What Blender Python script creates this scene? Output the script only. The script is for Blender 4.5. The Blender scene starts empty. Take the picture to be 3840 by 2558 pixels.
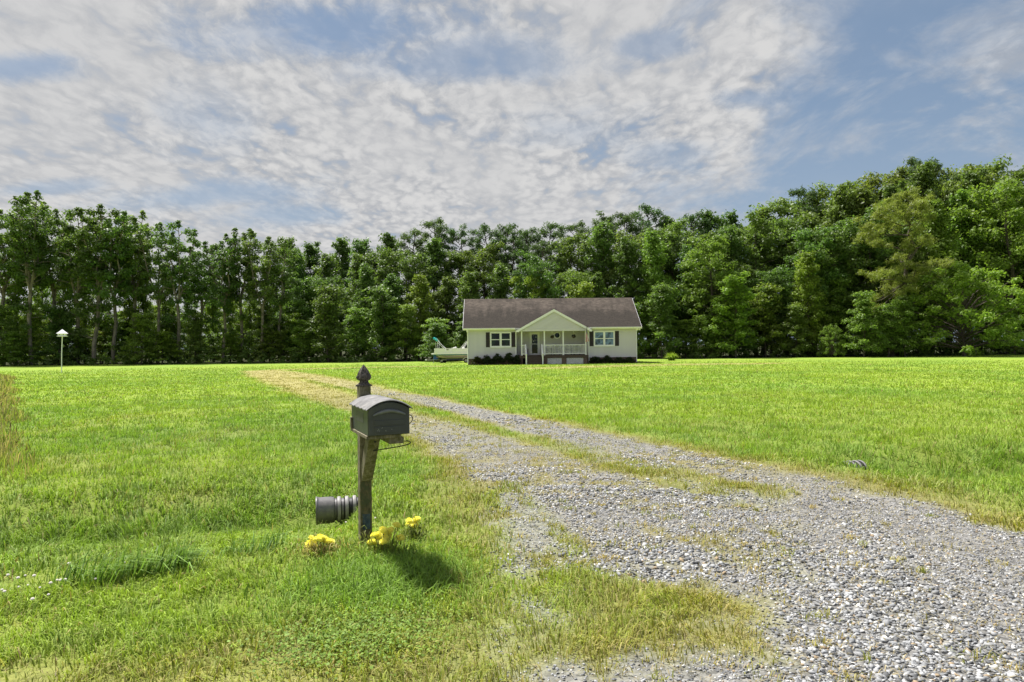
import bpy, bmesh, math, random
import numpy as np
from mathutils import Vector, Matrix

# ------------------------------------------------------------------ camera, sky, sun, exposure
sc = bpy.context.scene
COL = sc.collection
F = 2560.0                                   # focal length in photo pixels (24 mm on a 36 mm wide frame)
EYE = 1.75
ROLL = 0.011
PITCH = math.atan(21 / F)
cam_data = bpy.data.cameras.new('camera'); cam_data.lens = 24.0; cam_data.sensor_width = 36.0
cam_data.clip_start = 0.05; cam_data.clip_end = 6000
cam = bpy.data.objects.new('camera', cam_data); COL.objects.link(cam)
CR = Matrix.Rotation(math.pi / 2 + PITCH, 3, 'X') @ Matrix.Rotation(-ROLL, 3, 'Z')
cam.matrix_world = Matrix.Translation((0, 0, EYE)) @ CR.to_4x4()
sc.camera = cam

SUN_EL = math.radians(60); SUN_AZ = math.radians(-42)      # left of straight ahead
SD = Vector((math.sin(SUN_AZ) * math.cos(SUN_EL), math.cos(SUN_AZ) * math.cos(SUN_EL), math.sin(SUN_EL)))
sun_data = bpy.data.lights.new('sun', 'SUN'); sun_data.energy = 3.3; sun_data.angle = math.radians(6.5)
sun_data.color = (1.0, 0.965, 0.91)
sun = bpy.data.objects.new('sun', sun_data); COL.objects.link(sun)
sun.rotation_euler = SD.to_track_quat('Z', 'Y').to_euler(); sun.location = (-30, 20, 60)

sc.view_settings.view_transform = 'Standard'; sc.view_settings.look = 'None'
sc.view_settings.gamma = 1.0; sc.view_settings.exposure = 1.55
try: sc.view_settings.use_curve_mapping = False
except Exception: pass
sc.cycles.max_bounces = 8; sc.cycles.diffuse_bounces = 4; sc.cycles.transmission_bounces = 4

world = bpy.data.worlds.new('World'); sc.world = world; world.use_nodes = True

class NT:
    def __init__(s, nt):
        s.nt = nt; s.n = nt.nodes; s.l = nt.links
    def node(s, t, **kw):
        x = s.n.new(t)
        for k, v in kw.items(): setattr(x, k, v)
        return x
    def put(s, sock, v):
        if v is None: return
        if isinstance(v, bpy.types.NodeSocket): s.l.new(v, sock)
        else: sock.default_value = v
    def m(s, op, a, b=None, c=None, clamp=False):
        x = s.node('ShaderNodeMath', operation=op, use_clamp=clamp)
        s.put(x.inputs[0], a); s.put(x.inputs[1], b)
        if c is not None: s.put(x.inputs[2], c)
        return x.outputs[0]
    def add(s, a, b): return s.m('ADD', a, b)
    def sub(s, a, b): return s.m('SUBTRACT', a, b)
    def mul(s, a, b): return s.m('MULTIPLY', a, b)
    def ramp(s, v, lo, hi, a=0.0, b=1.0, smooth=True):
        x = s.node('ShaderNodeMapRange', interpolation_type='SMOOTHSTEP' if smooth else 'LINEAR', clamp=True)
        s.put(x.inputs[0], v); s.put(x.inputs[1], lo); s.put(x.inputs[2], hi); s.put(x.inputs[3], a); s.put(x.inputs[4], b)
        return x.outputs[0]
    def noise(s, vec, scale, detail=4, rough=0.55, dist=0.0, dims='3D'):
        x = s.node('ShaderNodeTexNoise', noise_dimensions=dims)
        s.put(x.inputs['Vector'], vec); s.put(x.inputs['Scale'], scale); s.put(x.inputs['Detail'], detail)
        s.put(x.inputs['Roughness'], rough); s.put(x.inputs['Distortion'], dist)
        return x.outputs[0]
    def vor(s, vec, scale, feature='SMOOTH_F1', smooth=0.7, out='Distance'):
        x = s.node('ShaderNodeTexVoronoi', feature=feature)
        s.put(x.inputs['Vector'], vec); s.put(x.inputs['Scale'], scale)
        if feature == 'SMOOTH_F1': s.put(x.inputs['Smoothness'], smooth)
        return x.outputs[out]
    def mix(s, f, a, b, mode='MIX'):
        x = s.node('ShaderNodeMix', data_type='RGBA', blend_type=mode)
        s.put(x.inputs[0], f)
        for i, v in ((6, a), (7, b)):
            if isinstance(v, (tuple, list)): v = tuple(v) if len(v) == 4 else (*v, 1)
            s.put(x.inputs[i], v)
        return x.outputs[2]
    def comb(s, x, y, z=0.0):
        c = s.node('ShaderNodeCombineXYZ')
        s.put(c.inputs[0], x); s.put(c.inputs[1], y); s.put(c.inputs[2], z)
        return c.outputs[0]

def build_sky():
    w = NT(world.node_tree); w.n.clear()
    out = w.node('ShaderNodeOutputWorld'); bg = w.node('ShaderNodeBackground')
    bg.inputs[1].default_value = 0.1
    w.l.new(bg.outputs[0], out.inputs[0])
    sky = w.node('ShaderNodeTexSky', sky_type='NISHITA')
    sky.sun_disc = False; sky.sun_elevation = SUN_EL; sky.sun_rotation = SUN_AZ
    sky.air_density = 1.0; sky.dust_density = 1.2; sky.ozone_density = 1.2; sky.altitude = 10
    tc = w.node('ShaderNodeTexCoord'); sep = w.node('ShaderNodeSeparateXYZ')
    w.l.new(tc.outputs['Generated'], sep.inputs[0])
    x, y, z = sep.outputs
    zz = w.add(w.m('MAXIMUM', z, 0.0), 0.15)      # the layer curves away with the earth
    u = w.m('DIVIDE', x, zz); v = w.m('DIVIDE', y, zz)
    p = w.comb(u, v)
    # drifting sheet of high cumulus: where it lies on the cloud layer
    big = w.noise(p, 0.75, 5, 0.55, 0.3)
    mid = w.noise(w.comb(w.add(u, 7.3), w.mul(v, 0.62)), 2.8, 6, 0.62, 0.3)
    warp = w.noise(w.comb(w.add(u, 3.1), v), 6.0, 3, 0.6)
    vs = w.mul(v, 0.62)
    pw = w.comb(w.add(u, w.mul(w.sub(warp, 0.5), 0.13)), w.add(vs, w.mul(w.sub(mid, 0.5), 0.14)))
    cell = w.vor(pw, 15.0, smooth=0.9)
    cell2 = w.vor(w.comb(w.add(u, w.mul(warp, 0.07)), w.add(vs, w.mul(mid, 0.08))), 34.0, smooth=0.85)
    fine = w.noise(pw, 46.0, 6, 0.72)
    # the sheet ends in a ragged rim, clear air beyond it on the right
    edge = w.sub(w.m('MINIMUM', w.add(0.30, w.mul(w.m('MAXIMUM', w.sub(v, 0.9), 0.0), 0.62)), 0.88), u)
    cover = w.ramp(w.add(edge, w.add(w.mul(w.sub(mid, 0.5), 1.5), w.mul(w.sub(big, 0.5), 0.7))), -0.22, 0.30)
    def blob(u0, v0, ru, rv, k):
        a = w.m('DIVIDE', w.sub(u, u0), ru); b = w.m('DIVIDE', w.sub(v, v0), rv)
        d = w.m('SQRT', w.add(w.mul(a, a), w.mul(b, b)))
        d = w.add(d, w.add(w.mul(w.sub(mid, 0.5), 2.4), w.mul(w.sub(fine, 0.5), 0.5)))
        return w.ramp(d, 1.15, 0.2, 0.0, k)
    gaps = None
    for bl in ((-0.42, 1.56, 0.34, 0.15, 0.9), (-0.1, 1.72, 0.38, 0.14, 0.6), (-1.17, 2.55, 0.55, 0.20, 0.75), (-0.98, 2.80, 0.34, 0.24, 0.75),
               (-1.65, 2.36, 0.40, 0.10, 0.6), (-1.16, 1.63, 0.22, 0.09, 0.75), (-0.9, 1.95, 0.22, 0.26, 0.42), (0.55, 2.26, 0.2, 0.14, 0.5), (0.66, 1.89, 0.12, 0.09, 0.7), (0.2, 2.1, 0.3, 0.2, 0.35), (0.35, 1.65, .14, .07, .55)):
        g = blob(*bl); gaps = g if gaps is None else w.m('MAXIMUM', gaps, g)
    sheet = w.ramp(w.noise(w.comb(w.add(u, 1.7), w.mul(v, 0.7)), 1.5, 4, 0.55, 0.4), 0.36, 0.62, 0.34, 0.95)
    hole = w.ramp(w.add(w.add(w.mul(cell, 0.9), w.mul(cell2, 0.5)), w.add(w.mul(w.sub(0.5, mid), 0.75), w.mul(w.sub(0.5, fine), 0.35))), 0.72, 1.16)
    dens = w.mul(cover, w.sub(1.0, w.m('MAXIMUM', gaps, 0.0)))
    dens = w.m('MULTIPLY', dens, w.sub(1.0, w.mul(w.mul(hole, sheet), 0.85)))
    # thin wisps in the clear part
    wis = w.noise(w.comb(w.add(w.mul(u, 1.0), w.mul(v, -0.25)), w.mul(v, 1.2)), 1.7, 7, 0.62, 0.5)
    wisp = w.mul(w.ramp(wis, 0.46, 0.70), 0.66)
    veil = w.mul(w.ramp(big, 0.35, 0.8), 0.30)
    dens = w.m('MAXIMUM', dens, w.m('MAXIMUM', wisp, veil))
    dens = w.m('MULTIPLY', dens, w.ramp(z, 0.0, 0.03))
    hz = w.ramp(z, 0.40, 0.05)                     # air thickens towards the horizon
    shade = w.ramp(w.add(w.mul(mid, 0.6), w.add(w.mul(cell, -0.75), w.add(w.mul(cell2, -0.6), w.mul(fine, 0.85)))) , -0.22, 0.46)
    shade = w.m('MULTIPLY_ADD', w.sub(shade, 0.55), w.add(w.mul(sheet, 0.9), 0.15), 0.58, clamp=True)
    cc = w.mix(shade, (CLOUD_D * 1.0, CLOUD_D * 1.03, CLOUD_D * 1.09, 1), (CLOUD_L * 1.0, CLOUD_L * .995, CLOUD_L * .99, 1))
    blue = w.mix(0.86, sky.outputs[0], (0.50, 0.75, 1.10, 1))
    blue = w.mix(w.mul(hz, 0.6), blue, (1.4, 1.72, 2.12, 1))
    c = w.mix(dens, blue, cc)
    w.l.new(c, bg.inputs[0])
CLOUD_D, CLOUD_L = 1.52, 2.36
build_sky()

# ------------------------------------------------------------------ pixel <-> place helpers (used to read positions off the photo)
def ray(px, py):
    d = CR @ Vector(((px - 1920) / F, -(py - 1279) / F, -1.0))
    return d / d.y
def at(px, py, depth):
    return Vector((0, 0, EYE)) + ray(px, py) * depth
def horizon(px): return 1300 - ROLL * (px - 1920)

# ------------------------------------------------------------------ noise in plain numpy
def _h(ix, iy, s):
    n = (ix.astype(np.int64) * 374761393 + iy.astype(np.int64) * 668265263 + s * 1442695041) & 0xFFFFFFFF
    n = ((n ^ (n >> 13)) * 1274126177) & 0xFFFFFFFF
    n = n ^ (n >> 16)
    return (n & 0xFFFF) / 65535.0
def vnoise(x, y, s=0):
    x = np.asarray(x, float); y = np.asarray(y, float)
    ix = np.floor(x); iy = np.floor(y); fx = x - ix; fy = y - iy
    fx = fx * fx * (3 - 2 * fx); fy = fy * fy * (3 - 2 * fy)
    a = _h(ix, iy, s); b = _h(ix + 1, iy, s); c = _h(ix, iy + 1, s); d = _h(ix + 1, iy + 1, s)
    return (a * (1 - fx) + b * fx) * (1 - fy) + (c * (1 - fx) + d * fx) * fy
def fbm(x, y, s=0, o=4):
    t = 0; a = 0.5; f = 1.0; n = 0
    for i in range(o):
        t = t + a * vnoise(np.asarray(x) * f, np.asarray(y) * f, s + i * 17); n += a; a *= 0.5; f *= 2.03
    return t / n
def sst(a, b, x):
    t = np.clip((x - a) / (b - a), 0, 1); return t * t * (3 - 2 * t)

# ------------------------------------------------------------------ terrain height
DP = np.array([-2.2, 7.6]); DT = np.array([0.9655, 0.2604]); DN = np.array([-0.2604, 0.9655])
def terrain(x, y):
    x = np.asarray(x, float); y = np.asarray(y, float)
    s = (x - DP[0]) * DN[0] + (y - DP[1]) * DN[1]
    a = (x - DP[0]) * DT[0] + (y - DP[1]) * DT[1]
    base = 0.19 - 0.12 * sst(-1.2, 2.0, s) - 0.07 * sst(2.0, 16.0, s)
    fill = sst(0.12, 0.76, a) * (1 - sst(6.35, 7.25, a))
    depth = 0.46
    dz = -depth * np.exp(-np.abs((s + .25) / 1.1) ** 2.4) * (1 - fill) + 0.05 * fill * np.exp(-(s / 1.2) ** 2)
    near = np.exp(-((y - 5) / 25.0) ** 2)
    bump = (fbm(x * 0.35, y * 0.35, 3, 3) - 0.5) * 0.10 * sst(9, 14, y) * (1 - sst(45, 60, y)) + (fbm(x * 1.7, y * 1.7, 5, 3) - 0.5) * 0.05 * near * (1 - fill * 0.5)
    return base + dz + bump
_TS = np.geomspace(1.2, 120, 5000)
def ground_at(px, py):
    d = ray(px, py)
    z = EYE + d.z * _TS; below = z <= terrain(d.x * _TS, _TS)
    t = _TS[int(np.argmax(below))]
    return Vector((d.x * t, t, float(terrain(d.x * t, t))))
def G(px, py):
    p = ground_at(px, py); return (p.x, p.y)
def gz(x, y): return float(terrain(x, y))

# ------------------------------------------------------------------ where the drive runs: gravel, straw, bare and green weights over the ground
def dsp(pts): return np.array([G(x * 1.6312, y * 1.6312) for x, y in pts])
TRACK_R = dsp([(1900, 1165), (1750, 1118), (1600, 1078), (1450, 1036), (1300, 1000), (1200, 972), (1100, 948), (1000, 926), (930, 910), (860, 897), (790, 881), (710, 866), (650, 857), (600, 853)])
TRACK_L = dsp([(1500, 1215), (1390, 1150), (1270, 1095), (1160, 1045), (1080, 1012), (1000, 983), (930, 962), (850, 937), (780, 913), (720, 895), (670, 879), (625, 866), (600, 853)])
W_R = [1.0, .95, .85, .75, .65, .62, .6, .6, .6, .65, .7, .8, .9, 1.0]
W_L = [1.0, .95, .85, .8, .75, .7, .7, .75, .8, .85, .9, .95, 1.0]
Q_R = [1, 1, 1, 1, 1, .95, .85, .7, .5, .3, .15, 0.05, 0, 0]
Q_L = [1, 1, 1, .95, .8, .55, .35, .15, .05, 0, 0, 0, 0]
TURN = dsp([(600, 853), (640, 850.5), (700, 848.5), (800, 846), (900, 844), (1000, 842.5)])
TAN = dsp([(1250, 846), (1400, 842), (1500, 839.5), (1640, 837), (1750, 836)])
APRON = dsp([(2600, 1330), (2354, 1240), (2200, 1195), (2050, 1140), (1900, 1112), (1760, 1085), (1680, 1080), (1700, 1125), (1560, 1120), (1400, 1092), (1250, 1075), (1200, 1110), (1215, 1160), (1290, 1220), (1330, 1300),
             (1480, 1345), (1650, 1395), (1620, 1450), (1500, 1492), (1380, 1520), (1250, 1545), (1140, 1580), (1300, 1900), (2900, 1900)])
SPARSE = dsp([(1100, 1420), (1120, 1300), (1150, 1210), (1110, 1140), (1180, 1110), (1300, 1200), (1360, 1300), (1470, 1342), (1580, 1385), (1530, 1435), (1400, 1475), (1230, 1515), (1100, 1560), (1000, 1575), (1040, 1500)])
GRASSY = dsp([(1000, 1500), (1080, 1420), (1190, 1345), (1300, 1318), (1450, 1338), (1560, 1375), (1580, 1400), (1500, 1435), (1380, 1470), (1240, 1500), (1150, 1530), (1050, 1580), (900, 1610)])
MID = dsp([(1720, 1130), (1600, 1110), (1480, 1075), (1340, 1037), (1230, 1008), (1130, 990), (1000, 955), (900, 928), (830, 908), (760, 890), (700, 874)])
CELL = 0.06; X0, X1, Y0, Y1 = -32.0, 32.0, 0.6, 75.0
gx = np.arange(X0, X1, CELL * 2); gy0 = np.arange(Y0, Y1, CELL * 2)
RX, RY = np.meshgrid(gx, gy0)
def poly_dist(P, poly, vals=None, closed=False):
    best = np.full(P[0].shape, 1e9); val = np.zeros(P[0].shape)
    n = len(poly)
    for i in range(n if closed else n - 1):
        a = poly[i]; b = poly[(i + 1) % n]; e = b - a
        t = np.clip(((P[0] - a[0]) * e[0] + (P[1] - a[1]) * e[1]) / (e @ e + 1e-9), 0, 1)
        d = np.hypot(P[0] - a[0] - t * e[0], P[1] - a[1] - t * e[1])
        k = d < best; best = np.where(k, d, best)
        if vals is not None: val = np.where(k, vals[i] * (1 - t) + vals[(i + 1) % n] * t, val)
    return best, val
def inside(P, poly):
    r = np.zeros(P[0].shape, bool); n = len(poly)
    for i in range(n):
        a = poly[i]; b = poly[(i + 1) % n]
        c = (a[1] > P[1]) != (b[1] > P[1])
        r ^= c & (P[0] < (b[0] - a[0]) * (P[1] - a[1]) / (b[1] - a[1] + 1e-12) + a[0])
    return r
def sdf(P, poly):
    d, _ = poly_dist(P, poly, closed=True); return np.where(inside(P, poly), -d, d)
def make_fields():
    P = (RX, RY)
    n1 = fbm(RX * 1.6, RY * 1.6, 11, 4) - 0.5; n2 = fbm(RX * 0.5, RY * 0.5, 23, 3) - 0.5; n3 = fbm(RX * 5, RY * 5, 31, 3) - 0.5
    grav = np.zeros(RX.shape); dry = np.zeros(RX.shape)
    for poly, W, Q in ((TRACK_R, W_R, Q_R), (TRACK_L, W_L, Q_L)):
        d, w = poly_dist(P, poly, W); _, q = poly_dist(P, poly, Q)
        r = d / w + n1 * 0.8 + n3 * 0.35
        grav = np.maximum(grav, sst(1.25, 0.65, r) * q * (0.85 + 0.5 * n1))
        dry = np.maximum(dry, sst(2.0 + n2, 0.75, r))
    d, _ = poly_dist(P, TURN); dry = np.maximum(dry, 0.9 * sst(2.2, 0.4, d / 1.0 + n1))
    d, _ = poly_dist(P, TAN); dry = np.maximum(dry, 0.75 * sst(3.0, 0.6, d / 1.2 + n2 * 2))
    s = sdf(P, APRON); wl = sst(1.0, -0.8, RX - 0.30 * RY - 0.1); grav = np.maximum(grav, sst(0.25 + 0.1 * wl, -0.25 - 0.15 * wl, s + n1 * (0.95 + 0.9 * wl) + n3 * (0.5 + 0.5 * wl)))
    dry = np.maximum(dry, 0.8 * sst(1.5, -0.2, s + n2 * 1.2))
    s = sdf(P, SPARSE); sp = sst(0.15, -0.3, s + n2 * 0.5)
    clump = sst(-0.06, 0.14, n1 + 0.25 * n3)
    grav = np.maximum(grav * (1 - sp), sp * 0.75 * (1 - clump))
    dry = np.maximum(dry * (1 - sp), sp * (0.62 + n1 * 0.5))
    s = sdf(P, GRASSY); gs = sst(0.22, -0.2, s + n1 * 0.9 + n3 * 0.3)
    grav = grav * (1 - gs * (0.95 - 0.88 * sst(-0.08, 0.10, n1 + 0.45 * n3 + .25 * n2))); dry = dry * (1 - gs) + gs * (0.34 + 0.9 * n1)
    # straw-coloured tufts that push through the stone
    tf = sst(0.06, 0.20, fbm(RX * 2.6, RY * 2.6, 61, 3) - 0.5 + 0.35 * n3) * sst(1.4, -1.2, RX - 0.30 * RY - 0.5) * sst(16, 8, RY) * sst(0.05, 0.4, grav)
    grav = grav * (1 - 0.78 * tf); dry = np.maximum(dry, tf * 0.95)
    d, _ = poly_dist(P, MID, [.55, .5, .42, .36, .34, .33, .35, .36, .34, .32, .3])
    _, w = poly_dist(P, MID, [.55, .5, .42, .36, .34, .33, .35, .36, .34, .32, .3])
    m = sst(1.25, 0.7, d / w + n1 * 1.4 + n3 * 0.6)
    grav = grav * (1 - 0.92 * m * (0.35 + 0.65 * sst(-0.14, 0.10, n1 + 0.4 * n3))); dry = dry * (1 - 0.35 * m)
    # worn shoulder along the road and a weathered foot of the lawn
    sh = (RX - DP[0]) * DN[0] + (RY - DP[1]) * DN[1]
    dry = np.maximum(dry, 0.50 * sst(-3.75, -4.5, sh + n1 * 0.8 + n2 * 0.8))
    dry = np.maximum(dry, 0.20 * sst(0.06, 0.26, n2 + 0.3 * n1) * sst(40, 6, RY))
    return np.clip(grav, 0, 1), np.clip(dry, 0, 1)
GRAV, DRY = make_fields()
def samp(A, x, y):
    fx = np.clip((np.asarray(x) - X0) / (CELL * 2), 0, A.shape[1] - 1.001); fy = np.clip((np.asarray(y) - Y0) / (CELL * 2), 0, A.shape[0] - 1.001)
    ix = fx.astype(int); iy = fy.astype(int); tx = fx - ix; ty = fy - iy
    return (A[iy, ix] * (1 - tx) + A[iy, ix + 1] * tx) * (1 - ty) + (A[iy + 1, ix] * (1 - tx) + A[iy + 1, ix + 1] * tx) * ty

# ------------------------------------------------------------------ mesh helpers
def np_mesh(name, V, Fc, col=None, mat=None, smooth=False):
    me = bpy.data.meshes.new(name); V = np.asarray(V, np.float32); Fc = np.asarray(Fc, np.int32)
    n = len(V); m, k = Fc.shape
    me.vertices.add(n); me.vertices.foreach_set('co', V.ravel())
    me.loops.add(m * k); me.loops.foreach_set('vertex_index', Fc.ravel())
    me.polygons.add(m); me.polygons.foreach_set('loop_start', np.arange(0, m * k, k, dtype=np.int32))
    if smooth: me.polygons.foreach_set('use_smooth', np.ones(m, bool))
    me.update(calc_edges=True)
    if col is not None:
        a = me.color_attributes.new('Col', 'FLOAT_COLOR', 'POINT')
        c = np.ones((n, 4), np.float32); c[:, :col.shape[1]] = col
        a.data.foreach_set('color', c.ravel())
    if mat: me.materials.append(mat)
    return me
def link(o, parent=None):
    COL.objects.link(o)
    if parent: o.parent = parent
    return o
def obj(name, me, parent=None, **kw):
    o = link(bpy.data.objects.new(name, me), parent)
    for k, v in kw.items(): o[k] = v
    return o
def tag(o, label=None, cat=None, group=None, kind=None):
    for k, v in (('label', label), ('category', cat), ('group', group), ('kind', kind)):
        if v: o[k] = v
    return o
def empty(name, loc, rz=0.0, label=None, cat=None, group=None):
    o = bpy.data.objects.new(name, None); o.empty_display_size = 0.2; COL.objects.link(o)
    o.location = loc; o.rotation_euler = (0, 0, rz)
    return tag(o, label, cat, group)

class MB:
    """collects shapes, builds them as one mesh object"""
    def __init__(s): s.v = []; s.f = []
    def quad_box(s, P):
        b = len(s.v); s.v += [tuple(p) for p in P]
        s.f += [tuple(b + i for i in q) for q in ((0, 3, 2, 1), (4, 5, 6, 7), (0, 1, 5, 4), (1, 2, 6, 5), (2, 3, 7, 6), (3, 0, 4, 7))]
        return s
    def box(s, x0, x1, y0, y1, z0, z1):
        return s.quad_box([(x0, y0, z0), (x1, y0, z0), (x1, y1, z0), (x0, y1, z0), (x0, y0, z1), (x1, y0, z1), (x1, y1, z1), (x0, y1, z1)])
    def bar(s, a, b, w, h, up=(0, 0, 1)):
        a = Vector(a); b = Vector(b); d = (b - a).normalized(); u = Vector(up)
        if abs(d.dot(u)) > 0.98: u = Vector((0, 1, 0))
        r = d.cross(u).normalized(); u = r.cross(d).normalized()
        P = []
        for p in (a, b):
            for sx, sz in ((-1, -1), (1, -1), (1, 1), (-1, 1)): P.append(p + r * (sx * w / 2) + u * (sz * h / 2))
        n = len(s.v); s.v += [tuple(p) for p in P]
        s.f += [tuple(n + i for i in q) for q in ((0, 1, 2, 3), (7, 6, 5, 4), (0, 4, 5, 1), (1, 5, 6, 2), (2, 6, 7, 3), (3, 7, 4, 0))]
        return s
    def tube(s, pts, rad, seg=8, caps=True, closed=False):
        pts = [Vector(p) for p in pts]; n = len(pts); b = len(s.v)
        if not isinstance(rad, (list, tuple, np.ndarray)): rad = [rad] * n
        up = None
        for i, p in enumerate(pts):
            if closed: t = (pts[(i + 1) % n] - pts[i - 1]).normalized()
            else: t = (pts[min(i + 1, n - 1)] - pts[max(i - 1, 0)]).normalized()
            if up is None:
                up = Vector((0, 0, 1)) if abs(t.z) < 0.9 else Vector((1, 0, 0))
            r = t.cross(up).normalized(); up = r.cross(t).normalized()
            for k in range(seg):
                an = 2 * math.pi * k / seg
                s.v.append(tuple(p + (r * math.cos(an) + up * math.sin(an)) * rad[i]))
        for i in range(n if closed else n - 1):
            j = (i + 1) % n
            for k in range(seg):
                k2 = (k + 1) % seg
                s.f.append((b + i * seg + k, b + i * seg + k2, b + j * seg + k2, b + j * seg + k))
        if caps and not closed:
            s.f.append(tuple(b + k for k in range(seg))[::-1]); s.f.append(tuple(b + (n - 1) * seg + k for k in range(seg)))
        return s
    def lathe(s, prof, o=(0, 0, 0), axis='Z', seg=16, caps=True):
        b = len(s.v); o = Vector(o)
        for r, z in prof:
            for k in range(seg):
                an = 2 * math.pi * k / seg; c, q = r * math.cos(an), r * math.sin(an)
                p = {'Z': (c, q, z), 'Y': (c, z, q), 'X': (z, c, q)}[axis]
                s.v.append(tuple(o + Vector(p)))
        n = len(prof)
        for i in range(n - 1):
            for k in range(seg):
                k2 = (k + 1) % seg
                s.f.append((b + i * seg + k, b + i * seg + k2, b + (i + 1) * seg + k2, b + (i + 1) * seg + k))
        if caps:
            s.f.append(tuple(b + k for k in range(seg))[::-1]); s.f.append(tuple(b + (n - 1) * seg + k for k in range(seg)))
        return s
    def prism(s, poly, axis, a, b):
        """polygon in the plane across `axis`, extruded from a to b"""
        n = len(poly); k0 = len(s.v)
        for t in (a, b):
            for p, q in poly:
                s.v.append({'X': (t, p, q), 'Y': (p, t, q), 'Z': (p, q, t)}[axis])
        s.f.append(tuple(range(k0, k0 + n))); s.f.append(tuple(range(k0 + 2 * n - 1, k0 + n - 1, -1)))
        for i in range(n):
            j = (i + 1) % n; s.f.append((k0 + i, k0 + n + i, k0 + n + j, k0 + j))
        return s
    def face(s, P):
        b = len(s.v); s.v += [tuple(p) for p in P]; s.f.append(tuple(range(b, b + len(P)))); return s
    def mesh(s, name, mat, smooth=False, bevel=0.0):
        me = bpy.data.meshes.new(name); me.from_pydata(s.v, [], s.f)
        bm = bmesh.new(); bm.from_mesh(me); bmesh.ops.recalc_face_normals(bm, faces=bm.faces)
        if bevel: bmesh.ops.bevel(bm, geom=[e for e in bm.edges if len(e.link_faces) == 2 and e.calc_face_angle(0) > 0.6], offset=bevel, segments=2, profile=0.6, affect='EDGES')
        bm.to_mesh(me); bm.free()
        if smooth:
            for p in me.polygons: p.use_smooth = True
            try: me.set_sharp_from_angle(angle=0.7)
            except Exception: pass
        me.materials.append(mat); return me
    def build(s, name, mat, parent=None, smooth=False, bevel=0.0, **kw):
        return obj(name, s.mesh(name, mat, smooth, bevel), parent, **kw)

# ------------------------------------------------------------------ materials
def newmat(name):
    m = bpy.data.materials.new(name); m.use_nodes = True
    t = NT(m.node_tree); b = t.n['Principled BSDF']; return m, t, b
def setp(b, rough=0.6, spec=0.4, metal=0.0):
    b.inputs['Roughness'].default_value = rough; b.inputs['Specular IOR Level'].default_value = spec; b.inputs['Metallic'].default_value = metal
def objco(t): return t.node('ShaderNodeTexCoord').outputs['Object']
def mat_paint(name, c, rough=0.5, spec=0.4, var=0.10, scale=6.0, bump=0.0, metal=0.0, dirt=None, dscale=2.0):
    m, t, b = newmat(name); setp(b, rough, spec, metal)
    co = objco(t); n = t.noise(co, scale, 5, 0.6)
    lo = tuple(x * (1 - var) for x in c); hi = tuple(min(1, x * (1 + var)) for x in c)
    k = t.mix(t.ramp(n, 0.3, 0.7), lo, hi)
    if dirt: k = t.mix(t.mul(t.ramp(t.noise(co, dscale, 6, 0.65), 0.48, 0.75), 0.75), k, dirt)
    t.put(b.inputs['Base Color'], k)
    if bump:
        bp = t.node('ShaderNodeBump'); bp.inputs['Strength'].default_value = bump; bp.inputs['Distance'].default_value = 0.01
        t.put(bp.inputs['Height'], t.noise(co, scale * 6, 4, 0.6)); t.put(b.inputs['Normal'], bp.outputs[0])
    return m
def mat_leaf(name, trans=0.35, rough=0.55, objcol=False, spec=0.3):
    m, t, b = newmat(name); setp(b, rough, spec)
    a = t.node('ShaderNodeVertexColor', layer_name='Col').outputs[0]
    if objcol:
        oi = t.node('ShaderNodeObjectInfo')
        a = t.mix(1.0, a, oi.outputs['Color'], 'MULTIPLY')
    tr = t.node('ShaderNodeBsdfTranslucent'); mx = t.node('ShaderNodeMixShader'); mx.inputs[0].default_value = trans
    t.put(b.inputs['Base Color'], a)
    t.put(tr.inputs[0], t.mix(1.0, a, (1.08, 1.16, 0.62, 1), 'MULTIPLY'))
    t.l.new(b.outputs[0], mx.inputs[1]); t.l.new(tr.outputs[0], mx.inputs[2])
    t.l.new(mx.outputs[0], t.n['Material Output'].inputs[0])
    return m
def mat_wood(name, c1, c2, axis_scale=(18, 18, 1.2), rough=0.85, moss=None):
    m, t, b = newmat(name); setp(b, rough, 0.2)
    mp = t.node('ShaderNodeMapping'); mp.inputs['Scale'].default_value = axis_scale
    co = objco(t); t.l.new(co, mp.inputs[0])
    n = t.noise(mp.outputs[0], 4.0, 6, 0.65, 0.4)
    k = t.mix(t.ramp(n, 0.3, 0.72), c1, c2)
    if moss: k = t.mix(t.mul(t.ramp(t.noise(co, 14, 6, 0.7), 0.45, 0.62), 0.85), k, moss)
    t.put(b.inputs['Base Color'], k)
    bp = t.node('ShaderNodeBump'); bp.inputs['Strength'].default_value = 0.6; bp.inputs['Distance'].default_value = 0.004
    t.put(bp.inputs['Height'], n); t.put(b.inputs['Normal'], bp.outputs[0])
    return m

M_BLADE = mat_leaf('grass_blade', 0.32, 0.6, spec=0.18)
M_LEAF = mat_leaf('tree_leaf', 0.48, 0.5, objcol=True, spec=0.3)

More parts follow.
